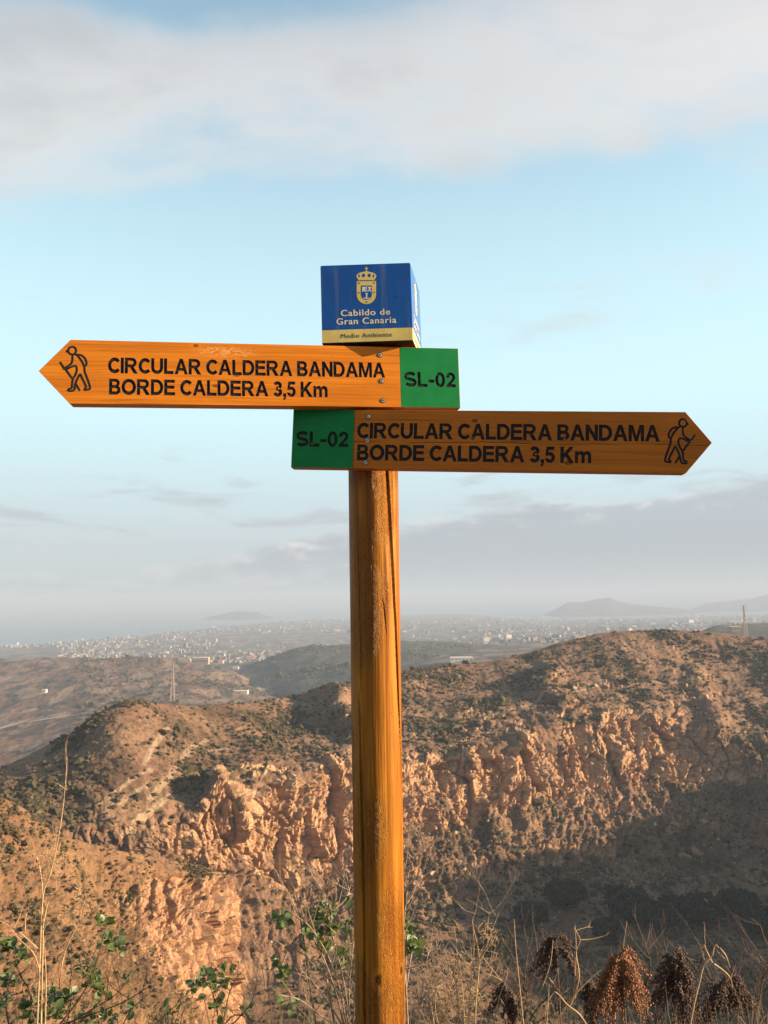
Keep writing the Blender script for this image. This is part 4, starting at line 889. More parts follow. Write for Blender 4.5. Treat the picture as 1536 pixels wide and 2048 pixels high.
TH = 0.034           # board thickness
LAY = 0.0036         # depth of the routed letters
def plank(poly, bold):
    """shrink a convex polygon by bold (the curve offset grows it again)"""
    n = len(poly); A = sum(poly[i][0] * poly[(i + 1) % n][1] - poly[(i + 1) % n][0] * poly[i][1] for i in range(n))
    if A < 0: poly = poly[::-1]
    lines = []
    for i in range(n):
        p = Vector(poly[i]); q = Vector(poly[(i + 1) % n]); d = (q - p).normalized(); nn = Vector((-d.y, d.x)); lines.append((p + nn * bold, d))
    res = []
    for i in range(n):
        p1, d1 = lines[i - 1]; p2, d2 = lines[i]; den = d1.x * d2.y - d1.y * d2.x
        t = ((p2.x - p1.x) * d2.y - (p2.y - p1.y) * d2.x) / den; res.append(tuple(p1 + d1 * t))
    return res
def make_half(name, pl, poly, texts, front_mat, edge_mat, parent, label=None):
    """front layer with the letters cut through + the body behind it, one mesh"""
    bold = 0.0011
    S = [s for t in texts for s in text_polys(*t)]
    V, Fc = curve_mesh(name, [], [plank(poly, 0.0)] + S, LAY / 2 - 0.0004, 0.0004, -0.0004)
    V = [(x, y + LAY / 2, z) for x, y, z in V]
    # outline test for the material of the walls: faces away from the outer edge and not facing front are groove walls
    n = len(poly)
    def edge_dist(x, z):
        b = 9
        for i in range(n):
            p = Vector(poly[i]); q = Vector(poly[(i + 1) % n]); d = (q - p); t = max(0, min(1, (Vector((x, z)) - p).dot(d) / d.length_squared))
            b = min(b, (Vector((x, z)) - p - d * t).length)
        return b
    idx = []
    for f in Fc:
        ys = [V[i][1] for i in f]; cx = sum(V[i][0] for i in f) / len(f); cz = sum(V[i][2] for i in f) / len(f)
        if max(ys) < 1e-4: idx.append(0)
        elif min(ys) > LAY - 1e-4: idx.append(1)
        elif edge_dist(cx, cz) < 0.0012: idx.append(1)
        else: idx.append(2)
    # body behind
    C = plank(poly, 0.0); b0 = len(V); k = len(C); D = TH
    G = plank(poly, 0.0016)
    V += [(x, LAY - 0.0002, z) for x, z in C] + [(x, D - 0.0016, z) for x, z in C] + [(x, D, z) for x, z in G]
    Fb = [tuple(b0 + i for i in range(k))]
    for r in (0, 1):
        for i in range(k): j = (i + 1) % k; Fb.append((b0 + r * k + i, b0 + r * k + k + i, b0 + r * k + k + j, b0 + r * k + j))
    Fb.append(tuple(b0 + 2 * k + i for i in range(k - 1, -1, -1)))
    idx += [2] + [1] * (len(Fb) - 1)
    me = me_from(name, V, Fc + Fb, [front_mat, edge_mat, M_black], idx)
    o = bpy.data.objects.new(name, me); COL.objects.link(o); o.parent = parent
    if parent.type == 'EMPTY': o.matrix_parent_inverse = parent.matrix_world.inverted() if False else Matrix.Identity(4)
    if label: o['label'] = label
    return o
def set_world(o, M):
    bpy.context.view_layer.update()
    o.matrix_parent_inverse = Matrix.Identity(4)
    o.matrix_basis = (o.parent.matrix_world.inverted() if o.parent else Matrix.Identity(4)) @ M

HIK = dict(
    strokes=[[(655, 392), (656, 450), (640, 512), (590, 552), (528, 585)],
             [(545, 612), (620, 575), (690, 548), (718, 570), (722, 622), (700, 690), (664, 748), (652, 830), (648, 895)],
             [(648, 895), (600, 905), (592, 930), (655, 934), (688, 905), (700, 835), (722, 768), (772, 680), (800, 730), (848, 825), (872, 888)],
             [(872, 888), (848, 895), (845, 920), (918, 905), (924, 868), (890, 760), (845, 640), (836, 560), (800, 480), (742, 402), (702, 372)],
             [(735, 378), (800, 392), (850, 440), (872, 508), (856, 548), (832, 550)],
             [(465, 490), (496, 540), (530, 592)], [(562, 622), (606, 680), (650, 742)], [(706, 828), (738, 880), (770, 932)],
             [(515, 595), (545, 605)], [(600, 300), (566, 328), (600, 332)]],
    ring=((652, 316), 60))
def hiker_mesh(to_loc, flip=False):
    parts = []
    def P(q):
        x, z = to_loc(q); return (x, 0.0, z)
    for s in HIK['strokes']:
        L = [P(q) for q in s]; L = smooth_line(L, 5) if len(L) > 2 else L
        parts.append(tube_np(L, 0.0023, 8))
    (cx, cy), r = HIK['ring']
    parts.append(tube_np([P((cx + r * math.cos(a), cy + r * math.sin(a))) for a in np.linspace(0, 2 * math.pi, 25)], 0.0023, 8, False))
    V, Fc = merge(parts); V = [(x, y * 0.28, z) for x, y, z in V]      # painted groove: almost flush
    return V, Fc

def screw_mesh():
    V = []; Fc = []; idx = []; n = 14
    prof = [(0.0064, 0.0004), (0.0058, -0.0003), (0.0050, 0.0002), (0.0044, -0.0010), (0.0012, -0.0012)]
    for r, y in prof:
        for k in range(n): a = 2 * math.pi * k / n; V.append((r * math.cos(a), y, r * math.sin(a)))
    for i in range(len(prof) - 1):
        for k in range(n):
            k2 = (k + 1) % n; Fc.append((i * n + k, (i + 1) * n + k, (i + 1) * n + k2, i * n + k2)); idx.append(1 if i < 2 else 0)
    Fc.append(tuple((len(prof) - 1) * n + k for k in range(n))); idx.append(0)
    for a in (0.4, 0.4 + math.pi / 2):  # cross recess as flat dark strips, its shade put into the colour
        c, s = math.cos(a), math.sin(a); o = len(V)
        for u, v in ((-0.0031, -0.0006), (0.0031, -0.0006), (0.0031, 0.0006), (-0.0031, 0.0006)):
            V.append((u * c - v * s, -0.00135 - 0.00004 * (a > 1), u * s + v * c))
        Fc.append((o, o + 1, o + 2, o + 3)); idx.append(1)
    return me_from('screw', V, Fc, [M_screw, M_black], idx)
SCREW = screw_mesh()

def build_board(pl, wood_px, green_px, wood_txt, green_txt, hik, screws, wmat, label, hz):
    W = [pl.loc(*q) for q in wood_px]; Gp = [pl.loc(*q) for q in green_px]
    # level the long edges, square the joint between wood and green end
    zt = 0.5 * (W[0][1] + Gp[1][1]); zb = 0.5 * (W[2][1] + Gp[2][1]); xj = 0.5 * (W[3][0] + W[4][0]); xe = 0.5 * (Gp[1][0] + Gp[2][0])
    xs_ = 0.5 * (W[0][0] + W[2][0]); tip = W[1]
    Wp = [(xs_, zt), (tip[0], 0.5 * (zt + zb)), (xs_, zb), (xj, zb), (xj, zt)]
    sg = 1 if xe > xj else -1
    Gq = [(xj + sg * 0.0007, zt), (xe, zt), (xe, zb), (xj + sg * 0.0007, zb)]
    def tx(lst):
        r = []
        for body, a, b, cap in lst:
            x0, z0 = pl.loc(*a); x1, z1 = pl.loc(*b); r.append((body, x0, x1, 0.5 * (z0 + z1), cap))
        return r
    wt_, gt_ = tx(wood_txt), tx(green_txt)
    board = make_half('arrow_board', pl, Wp, wt_, wmat, wmat, sign, label)
    set_world(board, pl.M)
    gp = make_half('painted_end', pl, Gq, gt_, M_green, wmat, board); gp['label'] = 'green painted end of the board'
    for nm, lst in (('lettering', wt_), ('lettering', gt_)):
        S = [s for t in lst for s in text_polys(*t)]
        V, Fc = curve_mesh(nm, [], S, 0.0003, 0.0, 0.0002)
        V = [(x, y + 0.0020, z) for x, y, z in V]
        link(nm, me_from(nm, V, Fc, [M_black]), None, board)
    link('hiker_symbol', me_from('hiker_symbol', *hiker_mesh(hik), [M_black], None, True), None, board)
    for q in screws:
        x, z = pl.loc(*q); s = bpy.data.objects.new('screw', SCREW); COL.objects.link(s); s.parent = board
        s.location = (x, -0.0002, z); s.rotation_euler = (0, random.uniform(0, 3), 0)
    return board
UP = Plane(748, 750, 1.667, math.radians(8.6), math.radians(0.7))
LO = Plane(748, 880, 1.667, math.radians(-5.8), math.radians(-2.6))
zoom1 = lambda q: UP.loc(60 + q[0] / 7.68, 660 + q[1] / 7.68)
upper = build_board(UP, [(138, 679.5), (77, 743), (142, 806.5), (802, 815), (798, 693)],
                    [(798, 693), (917, 697), (920, 816), (802, 815)],
                    [('CIRCULAR CALDERA BANDAMA', (216, 744), (770, 757), 0.0335), ('BORDE CALDERA 3,5 Km', (218, 788), (655, 795), 0.0335)],
                    [('SL-02', (809, 773), (911, 774.5), 0.0335)], zoom1, [(760, 710), (763, 762), (766, 801)], M_board,
                    'sunlit orange arrow board pointing left', 0)
# the same walking figure mirrored on the other board, fitted to where it stands there
def zoom_lo(q):
    u = (q[0] - 455) / (935 - 455); v = (q[1] - 240) / (940 - 240)
    return LO.loc(1392 - u * 63, 836 + v * 91)
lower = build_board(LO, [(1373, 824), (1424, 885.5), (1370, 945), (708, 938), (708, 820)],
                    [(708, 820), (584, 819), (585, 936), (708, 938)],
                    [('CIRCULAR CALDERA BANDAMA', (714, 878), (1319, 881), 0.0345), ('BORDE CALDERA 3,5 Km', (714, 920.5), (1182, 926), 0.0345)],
                    [('SL-02', (592, 893), (696, 893.5), 0.034)], zoom_lo, [(736, 833), (735, 881), (731, 925)], M_board_shade,
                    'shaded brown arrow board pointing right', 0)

# ---- post : round, cracked, with flats cut for the boards
def make_post():
    nz_, na = 420, 440; z = np.linspace(-0.35, 0, nz_)
    ztop = float((EYE + ray(731, 684) * (1.70 / ray(731, 684).y)).z)
    z = np.linspace(-0.35, ztop, nz_); a = np.linspace(0, 2 * np.pi, na, endpoint=False)     # a=0 faces the camera, + to the right
    Z, A = np.meshgrid(z, a, indexing='ij')
    r0 = np.interp(Z, [0.0, 0.75, 1.8], [0.0530, 0.0545, 0.0578])
    P0 = np.stack([np.sin(A) * 0.055, -np.cos(A) * 0.055, Z], -1).reshape(-1, 3)
    r = r0 + (fbm(P0, [9, 9, 2.0], 3) * 0.0011 + fbm(P0, [90, 90, 6], 3, off=3) * 0.00035).reshape(Z.shape)
    # long drying cracks
    def crack(zs, angs, wd, dep, seed):
        nonlocal r
        ang = np.radians(np.interp(Z, zs, angs)); ang = ang + 0.03 * fbm(np.stack([Z.ravel() * 0, Z.ravel() * 0, Z.ravel()], 1), 9, 4, off=seed).reshape(Z.shape)
        wid = np.radians(np.interp(Z, zs, wd)); d = np.abs((A - ang + np.pi) % (2 * np.pi) - np.pi)
        r = r - dep * np.clip(1 - d / np.maximum(wid, 1e-4), 0, 1) ** 0.13 * (wid > 1e-3)
    zpx = lambda py: 1.6 - (py - 1190) / F * 1.72
    crack([zpx(1640), zpx(1500), zpx(1400), zpx(1250), zpx(1100), zpx(945), zpx(700)], [74, 70, 61.6, 53, 43, 33, 25], [0, 2.8, 3.8, 4.2, 4.2, 3.8, 3.0], 0.042, 1)
    crack([zpx(2300), zpx(2000), zpx(1800), zpx(1600), zpx(1420), zpx(1380)], [-40, -39, -36, -38, -41, -42], [3.5, 4.0, 4.2, 3.6, 2.2, 0], 0.036, 5)
    crack([zpx(1400), zpx(1300), zpx(1000), zpx(950)], [-36, -35, -39, -40], [0, 0.9, 0.9, 0], 0.006, 9)
    crack([zpx(1275), zpx(1230), zpx(1190)], [26, 22, 17], [0, 1.4, 0], 0.005, 12)
    X = np.sin(A) * r; Y = -np.cos(A) * r
    P = np.stack([X, Y, Z], -1).reshape(-1, 3)
    W = P + np.array([PX, PY, 0])
    for pl_, pts in ((UP, ((142, 680), (142, 812))), (LO, ((748, 818), (748, 946)))):
        Mi = np.array(pl_.M.inverted()); L = W @ Mi[:3, :3].T + Mi[:3, 3]
        zt, zb = pl_.loc(*pts[0])[1] + 0.004, pl_.loc(*pts[1])[1] - 0.001
        if pl_ is UP: zt += 0.05; zb = UP.loc(748, 815)[1]
        hit = (L[:, 2] < zt) & (L[:, 2] > zb) & (L[:, 1] < TH + 0.0004)
        L[hit, 1] = TH + 0.0004
        Mm = np.array(pl_.M); W = L @ Mm[:3, :3].T + Mm[:3, 3]
    P = W - np.array([PX, PY, 0])
    Fc = []
    i = np.arange(nz_ - 1)[:, None] * na; j = np.arange(na)[None, :]; j2 = (j + 1) % na
    Fc = np.stack([(i + j), (i + j2), (i + na + j2), (i + na + j)], -1).reshape(-1, 4)
    me = mesh_np('post', P, Fc, True); return me, ztop
pm, ZTOP = make_post()
post = link('post', pm, M_post, sign)

# ---- blue box on top
BX = Plane(731, 606, 1.655, math.radians(-0.4), math.radians(1.0))
tlx, tlz = BX.loc(641, 531); trx, trz = BX.loc(822, 525); blx, blz = BX.loc(644, 686); brx, brz = BX.loc(824, 681)
x0b, x1b = 0.5 * (tlx + blx), 0.5 * (trx + brx); z0b, z1b = 0.5 * (blz + brz), 0.5 * (tlz + trz)
DEP, SPL = 0.165, 0.027
def box_ring(z, g=0.0):
    return [(x0b - g, -g, z), (x1b + g, -g, z), (x1b + SPL + g, DEP + g, z), (x0b - g, DEP + g, z)]
def cap_box():
    bm = bmesh.new()
    lo = [bm.verts.new(v) for v in box_ring(z0b)]; hi = [bm.verts.new(v) for v in box_ring(z1b)]
    bot = bm.faces.new(lo[::-1]); bot.material_index = 1; bm.faces.new(hi)
    for i in range(4): bm.faces.new((lo[i], lo[(i + 1) % 4], hi[(i + 1) % 4], hi[i]))
    bmesh.ops.recalc_face_normals(bm, faces=bm.faces)
    bmesh.ops.bevel(bm, geom=[e for e in bm.edges if abs(e.verts[0].co.z - e.verts[1].co.z) > 0.1 or e.verts[0].co.z > 0], offset=0.0016, segments=2, affect='EDGES')
    me = bpy.data.meshes.new('top_box'); bm.to_mesh(me); bm.free(); return me
box = link('top_box', cap_box(), [M_blue, M_under], sign); box['label'] = 'blue painted box on top of the post'
set_world(box, BX.M)
zy = 0.5 * (BX.loc(644, 661)[1] + BX.loc(823, 655)[1])
ring0, ring1 = box_ring(z0b + 0.0006, 0.00012), box_ring(zy, 0.00012)
V = ring0 + ring1; link('yellow_band', me_from('yellow_band', V, [(i, (i + 1) % 4, 4 + (i + 1) % 4, 4 + i) for i in range(4)], [M_yellow]), None, box)
def flat(polys, y):
    V = []; Fc = []
    for pg in polys:
        o = len(V); A = sum(pg[i][0] * pg[(i + 1) % len(pg)][1] - pg[(i + 1) % len(pg)][0] * pg[i][1] for i in range(len(pg)))
        if A < 0: pg = pg[::-1]
        V += [(x, y, z) for x, z in pg]; Fc.append(tuple(range(o, o + len(pg))))
    return V, Fc
zq = lambda q: BX.loc(620 + q[0] / 6.4, 510 + q[1] / 6.4)
def ell(cx, cy, rx, ry, n=16): return [(cx + rx * math.cos(2 * math.pi * k / n), cy + ry * math.sin(2 * math.pi * k / n)) for k in range(n)]
def shield(cx, t, hw, bot, n=14):
    sh = bot - hw * 1.0; return [(cx - hw, t), (cx + hw, t)] + [(cx + hw * math.cos(a), sh + (bot - sh) * math.sin(a)) for a in np.linspace(0, math.pi, n)]
crown_half = [(722, 208), (735, 208), (750, 214), (790, 222), (828, 236), (850, 265), (842, 296), (826, 312), (820, 330)]
crown = [(q[0], q[1]) for q in crown_half] + [(1444 - q[0], q[1]) for q in crown_half[::-1][:-1]]
gold = [crown, shield(722, 335, 124, 628), [(716, 152), (728, 152), (728, 208), (716, 208)], [(702, 166), (742, 166), (742, 178), (702, 178)]]
hole = [ell(686, 262, 20, 24), ell(758, 262, 20, 24), ell(630, 268, 9, 22), ell(815, 268, 9, 22), shield(722, 390, 70, 575),
        [(634, 322), (810, 322), (814, 333), (630, 333)]]
marks = [[(722, 396), (731, 396), (731, 474), (722, 474)], [(664, 408), (716, 408), (708, 430), (716, 470), (698, 470), (690, 448), (682, 470), (664, 470), (672, 430)],
         [(740, 408), (786, 408), (778, 425), (770, 440), (786, 470), (770, 470), (762, 452), (744, 470), (738, 460), (756, 440)],
         [(704, 488), (746, 488), (734, 500), (733, 555), (768, 540), (750, 562), (697, 562), (680, 540), (715, 555), (716, 500)]]
tiny = [[(cx - 14, cy - 10), (cx - 10, cy - 14), (cx + 14, cy + 10), (cx + 10, cy + 14)] for cx, cy in ((628, 360), (822, 358), (626, 484), (820, 480), (726, 602))] + \
       [[(cx - 14, cy + 10), (cx - 10, cy + 14), (cx + 14, cy - 10), (cx + 10, cy - 14)] for cx, cy in ((628, 360), (822, 358), (626, 484), (820, 480), (726, 602))]
def emblem(mapq, xf):
    lst = []; idx = []
    for polys, y, mi in ((gold, -0.00015, 0), (hole, -0.00025, 1), (marks, -0.00035, 2), (tiny, -0.00035, 3)):
        v, f = flat([[mapq(q) for q in pg] for pg in polys], y); lst.append((v, f)); idx += [mi] * len(f)
    V, Fc = merge(lst); return me_from('crest', [xf(v) for v in V], Fc, [M_yellow, M_blue, M_white, M_navy], idx)
def box_text(body, x0, x1, zb, cap, y, xf, m_, bold):
    S = text_at(body, x0, x1, zb, cap); V0, F0 = curve_mesh('lettering', S, [], 0.00002, 0, 0)
    V, Fc = merge([([(v[0] + k * bold, v[1] + abs(k) * 0.00006 + (k > 0) * 0.00004, v[2]) for v in V0], F0) for k in (-0.7, 0, 0.7)])
    return link('lettering', me_from('lettering', [xf((v[0], v[1] + y, v[2])) for v in V], Fc, [m_]), None, box)
ident = lambda v: v
link('crest', emblem(zq, ident), None, box)
TX = []
for body, a, b, cap, m_, bo in (('Cabildo de', (397, 782), (1023, 765), 0.0150, M_cream, 0.00075), ('Gran Canaria', (342, 892), (1103, 868), 0.0150, M_cream, 0.00075),
                                ('Medio Ambiente', (398, 1066), (1049, 1042), 0.0102, M_navy, 0.0002)):
    xa, za = zq(a); xb_, zb_ = zq(b); TX.append((body, xa, xb_, 0.5 * (za + zb_), cap, m_, bo))
for t in TX: box_text(*t[:5], -0.00035, ident, t[5], t[6])
# the same print on the right hand side
ang = math.atan2(DEP, SPL); ca, sa = math.cos(ang), math.sin(ang); LS = math.hypot(DEP, SPL); xm = 0.5 * (x0b + x1b)
def right(v):
    u = (v[0] - xm) * 0.80 + LS / 2; return (x1b + u * ca - v[1] * sa, u * sa + v[1] * ca, v[2])
link('crest', emblem(zq, right), None, box)
for t in TX: box_text(*t[:5], -0.00035, right, t[5], t[6])
# ------------------------------------------------------------------ plants at the rim, in front of the crater
def leafmat(name, a, b, back):
    m, n = mat(name); r = n.new('ShaderNodeObjectInfo').outputs['Random']
    c = n.mix(r, a, b); c = n.mix(n.rng(n.noise(n.obj, 3, 3), 0.35, 0.7), c, back)
    n.l.new(c, n.b.inputs['Base Color']); n.b.inputs['Roughness'].default_value = 0.5
    tr = n.new('ShaderNodeBsdfTranslucent'); n.l.new(n.mix(0.5, c, (0.25, 0.30, 0.05)), tr.inputs[0])
    mx = n.new('ShaderNodeMixShader'); mx.inputs[0].default_value = 0.28
    n.l.new(n.b.outputs[0], mx.inputs[1]); n.l.new(tr.outputs[0], mx.inputs[2]); n.l.new(mx.outputs[0], n.o.inputs[0]); return m
M_leaf = leafmat('green_leaf', (0.030, 0.062, 0.016), (0.062, 0.10, 0.030), (0.095, 0.12, 0.05))
def stemmat(name, a, b):
    m, n = mat(name); c = n.mix(n.rng(n.noise(n.obj, 60, 4), 0.3, 0.7), a, b); n.l.new(c, n.b.inputs['Base Color']); n.b.inputs['Roughness'].default_value = 0.8; return m
M_straw = stemmat('straw', (0.34, 0.24, 0.13), (0.22, 0.14, 0.075)); M_twig = stemmat('grey_twig', (0.24, 0.18, 0.125), (0.12, 0.08, 0.055))
M_brown = stemmat('brown_twig', (0.085, 0.05, 0.033), (0.05, 0.03, 0.02)); M_rust_lit = stemmat('rust_seed_lit', (0.24, 0.09, 0.026), (0.10, 0.036, 0.014)); M_rust_shade = stemmat('rust_seed_shaded', (0.065, 0.028, 0.016), (0.03, 0.015, 0.011))  # seed tones carry sun and shade: brighter for the lit head, darker elsewhere
def leaf_mesh(k):
    r = random.Random(k); V = []; Fc = []; w_ = 0.36 + 0.06 * k; cu = 0.12 + 0.06 * k
    prof = [(0, 0.03), (0.18, 0.62), (0.42, 1.0), (0.68, 0.82), (0.88, 0.42), (1.0, 0.02)]
    for t, q in prof:
        z = -cu * t * t; V += [(-w_ * q, t, z + 0.10 * q), (0, t, z), (w_ * q, t, z + 0.10 * q)]
    for i in range(len(prof) - 1):
        for s in (0, 1): Fc.append((3 * i + s, 3 * i + s + 1, 3 * i + s + 4, 3 * i + s + 3))
    return me_from('leaf', V, Fc, [M_leaf], None, True)
LEAF = [leaf_mesh(k) for k in range(3)]
def grow(rnd, p, d, L, r, depth, out, tips, wander=0.25, up=0.12, kids=2, spread=0.7, shrink=0.62):
    pts = [p.copy()]; n_ = 5; d = d.normalized()
    for i in range(n_):
        d = (d + Vector((rnd.uniform(-1, 1), rnd.uniform(-1, 1), rnd.uniform(-1, 1))) * wander * 0.5 + Vector((0, 0, up * 0.4))).normalized()
        pts.append(pts[-1] + d * (L / n_))
    out.append(tube_np(pts, [r * (1 - 0.45 * i / n_) for i in range(n_ + 1)], 4, False))
    if depth <= 0: tips.append((pts[-1], d)); return
    for k in range(kids + (rnd.random() < 0.4)):
        i = rnd.choice([2, 3, 4, 5]) if k else 5
        nd = (d + Vector((rnd.uniform(-1, 1), rnd.uniform(-1, 1), rnd.uniform(-0.4, 1))) * spread)
        grow(rnd, pts[i], nd, L * shrink * rnd.uniform(0.7, 1.15), r * 0.6, depth - 1, out, tips, wander, up, kids, spread, shrink)
def stem_line(q, Y, r0, r1, out, sub=4, dY=0.0, sides=5):
    """a stem through picture points at depth Y (drifting by dY)"""
    P = [at(a, b, Y + dY * i / max(1, len(q) - 1)) for i, (a, b) in enumerate(q)]
    L = smooth_line(P, sub) if len(P) > 2 else P
    n_ = len(L); out.append(tube_np(L, [r0 + (r1 - r0) * i / (n_ - 1) for i in range(n_)], sides, False)); return L
def rooted(q, Y):
    """extend a stem down from its lowest picture point to the bank"""
    P = at(q[0][0], q[0][1], Y); z = float(gz(Y)); return P, Vector((P.x + 0.02, P.y + 0.03, z - 0.06))
def plant(name, label, root, cat='plant', group=None):
    o = empty(name, tuple(root)); tag(o, label, cat, group); return o
def rel(VF, o): return [tuple(Vector(v) - o.location) for v in VF[0]], VF[1]
def add_leaf(o, p, d, size, rnd):
    lf = bpy.data.objects.new('leaf', LEAF[rnd.randrange(3)]); COL.objects.link(lf); lf.parent = o
    lf.location = p - o.location; d = (d + Vector((rnd.uniform(-1, 1), rnd.uniform(-1, 1), rnd.uniform(-0.5, 0.8))) * 0.9).normalized()
    q = d.to_track_quat('Y', 'Z') @ Quaternion((0, 1, 0), rnd.uniform(-1.2, 1.2)); lf.rotation_mode = 'QUATERNION'; lf.rotation_quaternion = q
    s = size * rnd.uniform(0.5, 1.25); lf.scale = (s, s, s)
LEAFMUL = 2.4
def finish(o, nm, out, m_): return link(nm, me_from(nm, *rel(merge(out), o), [m_], None, True), None, o)

def leafy(name, label, Y, stems, clusters, seed, r0=0.0032, size=0.029, mstem=M_brown, twigs=0, group='leafy green shrubs at the rim', twmat=None):
    rnd = random.Random(seed); P, root = rooted(stems[0], Y); o = plant(name, label, root, 'shrub', group); out = []
    for s in stems:
        Pq, rt = rooted(s, Y); L = stem_line(s, Y, r0, r0 * 0.45, out, dY=rnd.uniform(-0.15, 0.15))
        out.append(tube_np([root, root.lerp(L[0], 0.55) + Vector((rnd.uniform(-.02, .02), 0, 0)), L[0]], [r0 * 1.5, r0 * 1.2, r0], 5, False))
        for k in range(twigs):
            i = rnd.randrange(len(L) // 4, len(L)); tips = []
            grow(rnd, L[i], Vector((rnd.uniform(-1, 1), rnd.uniform(-.6, .6), rnd.uniform(0.2, 1.2))), rnd.uniform(0.05, 0.13), r0 * 0.5, 1, out, tips)
    for (cx, cy, n_, rad) in clusters:
        c = at(cx, cy, Y + rnd.uniform(-0.08, 0.08))
        # nearest stem point carries a twig to the cluster
        allp = [Vector(v) for V_, F_ in out for v in V_[::5]]
        near = min(allp, key=lambda q: (q - c).length); mid = near.lerp(c, 0.5) + Vector((rnd.uniform(-.01, .01), rnd.uniform(-.01, .01), 0.006))
        out.append(tube_np([near, mid, c], [r0 * 0.55, r0 * 0.45, r0 * 0.3], 4, False))
        for k in range(int(n_ * LEAFMUL)):
            dd = Vector((rnd.uniform(-1, 1), rnd.uniform(-1, 1), rnd.uniform(-0.3, 1))).normalized()
            add_leaf(o, c + dd * rad * rnd.uniform(0.05, 0.7) / F * Y, dd, size, rnd)
    finish(o, 'branches', out, mstem); return o
# left: broad-leaved shrub
leafy('leafy_shrub', 'round-leaved green shrub with thin dark twigs in the bottom left corner', 2.75,
      [[(60, 2060), (62, 1990), (40, 1950), (28, 1905)], [(110, 2060), (150, 2010), (185, 1950), (205, 1880), (215, 1845)], [(120, 2060), (165, 2030), (230, 1990), (262, 1950)], [(20, 2060), (12, 2010), (20, 1960)],
       [(130, 2060), (140, 2010), (120, 1975)], [(90, 2060), (180, 2030), (245, 2005), (300, 1972)]],
      [(30, 1893, 11, 26), (40, 1922, 9, 20), (205, 1850, 6, 18), (225, 1885, 11, 30), (232, 1898, 6, 16), (158, 1918, 2, 12), (142, 1940, 2, 10), (182, 1945, 9, 24), (178, 1972, 8, 22), (205, 1985, 6, 16), (252, 1962, 4, 14), (8, 2006, 7, 22),
       (110, 1995, 9, 26), (62, 2012, 6, 22), (135, 2002, 9, 24), (272, 2016, 4, 14), (100, 2032, 10, 28), (172, 2036, 8, 30), (20, 1965, 6, 20), (60, 2040, 6, 24), (215, 2036, 5, 20)], 3, twigs=3)
leafy('leafy_shrub', 'small sprig with three big round leaves left of the leafless twigs', 2.6, [[(338, 2062), (336, 2040), (335, 2022)]], [(334, 2014, 2, 12), (350, 2026, 1, 8), (334, 2030, 1, 8)], 5, 0.002, 0.042, group=None)
leafy('leafy_shrub', 'low sparse shrub midway between the left corner and the post', 2.9, [[(440, 2062), (432, 2010), (420, 1975), (395, 1960)], [(445, 2062), (455, 2000), (470, 1960), (488, 1940)], [(440, 2062), (470, 2030), (520, 2045)], [(452, 2062), (500, 2010), (512, 1975)]],
      [(415, 1955, 7, 20), (452, 1956, 7, 18), (394, 1975, 8, 22), (438, 2012, 7, 24), (425, 1985, 6, 18), (560, 2010, 3, 14), (500, 2020, 3, 14)], 8, 0.0028, 0.03, twigs=4)
leafy('twiggy_shrub', 'bushy grey-twigged shrub with small leaves against the left side of the post', 2.55,
      [[(690, 2062), (672, 1985), (640, 1900), (605, 1840), (580, 1795), (568, 1772)], [(695, 2062), (680, 1980), (655, 1910), (625, 1860), (600, 1830), (588, 1780)], [(700, 2062), (692, 1990), (680, 1930), (665, 1870), (662, 1820)],
       [(700, 2062), (698, 1980), (705, 1900), (712, 1830), (695, 1795)], [(690, 2062), (660, 2010), (620, 1960), (585, 1945), (562, 1932)], [(700, 2062), (686, 2000), (650, 1950), (618, 1920), (606, 1890)],
       [(705, 2062), (710, 1990), (716, 1930), (720, 1860)], [(690, 2062), (640, 2030), (600, 2000), (560, 1990)], [(640, 1880), (660, 1830), (690, 1800), (700, 1775)], [(600, 1830), (640, 1790), (655, 1770)]],
      [(572, 1842, 7, 18), (560, 1838, 4, 12), (632, 1838, 9, 24), (658, 1818, 8, 20), (648, 1872, 8, 24), (655, 1904, 6, 22), (684, 1908, 6, 22), (560, 1930, 4, 14), (572, 1952, 5, 16), (608, 1900, 4, 14), (700, 1850, 7, 24), (620, 1860, 6, 20),
       (675, 1865, 6, 20), (640, 1845, 5, 18), (590, 2010, 4, 18), (702, 1800, 3, 12), (690, 1935, 5, 22)], 13, 0.0030, 0.027, M_twig, 6, 'leafy green shrubs at the rim')
leafy('twiggy_shrub', 'narrow shrub showing at the right edge of the post, bare on top, green below', 2.35,
      [[(800, 2062), (802, 1950), (806, 1860), (812, 1790), (818, 1740), (832, 1712)], [(800, 2062), (808, 1980), (812, 1900), (806, 1840), (815, 1800), (834, 1765)], [(802, 2062), (815, 1960), (825, 1900), (835, 1880)], [(806, 1860), (815, 1760), (808, 1725)]],
      [(815, 1885, 8, 22), (826, 1868, 5, 14), (822, 1908, 6, 18), (812, 1850, 5, 14), (832, 1895, 4, 14)], 17, 0.0026, 0.026, M_twig, 5, 'leafy green shrubs at the rim')

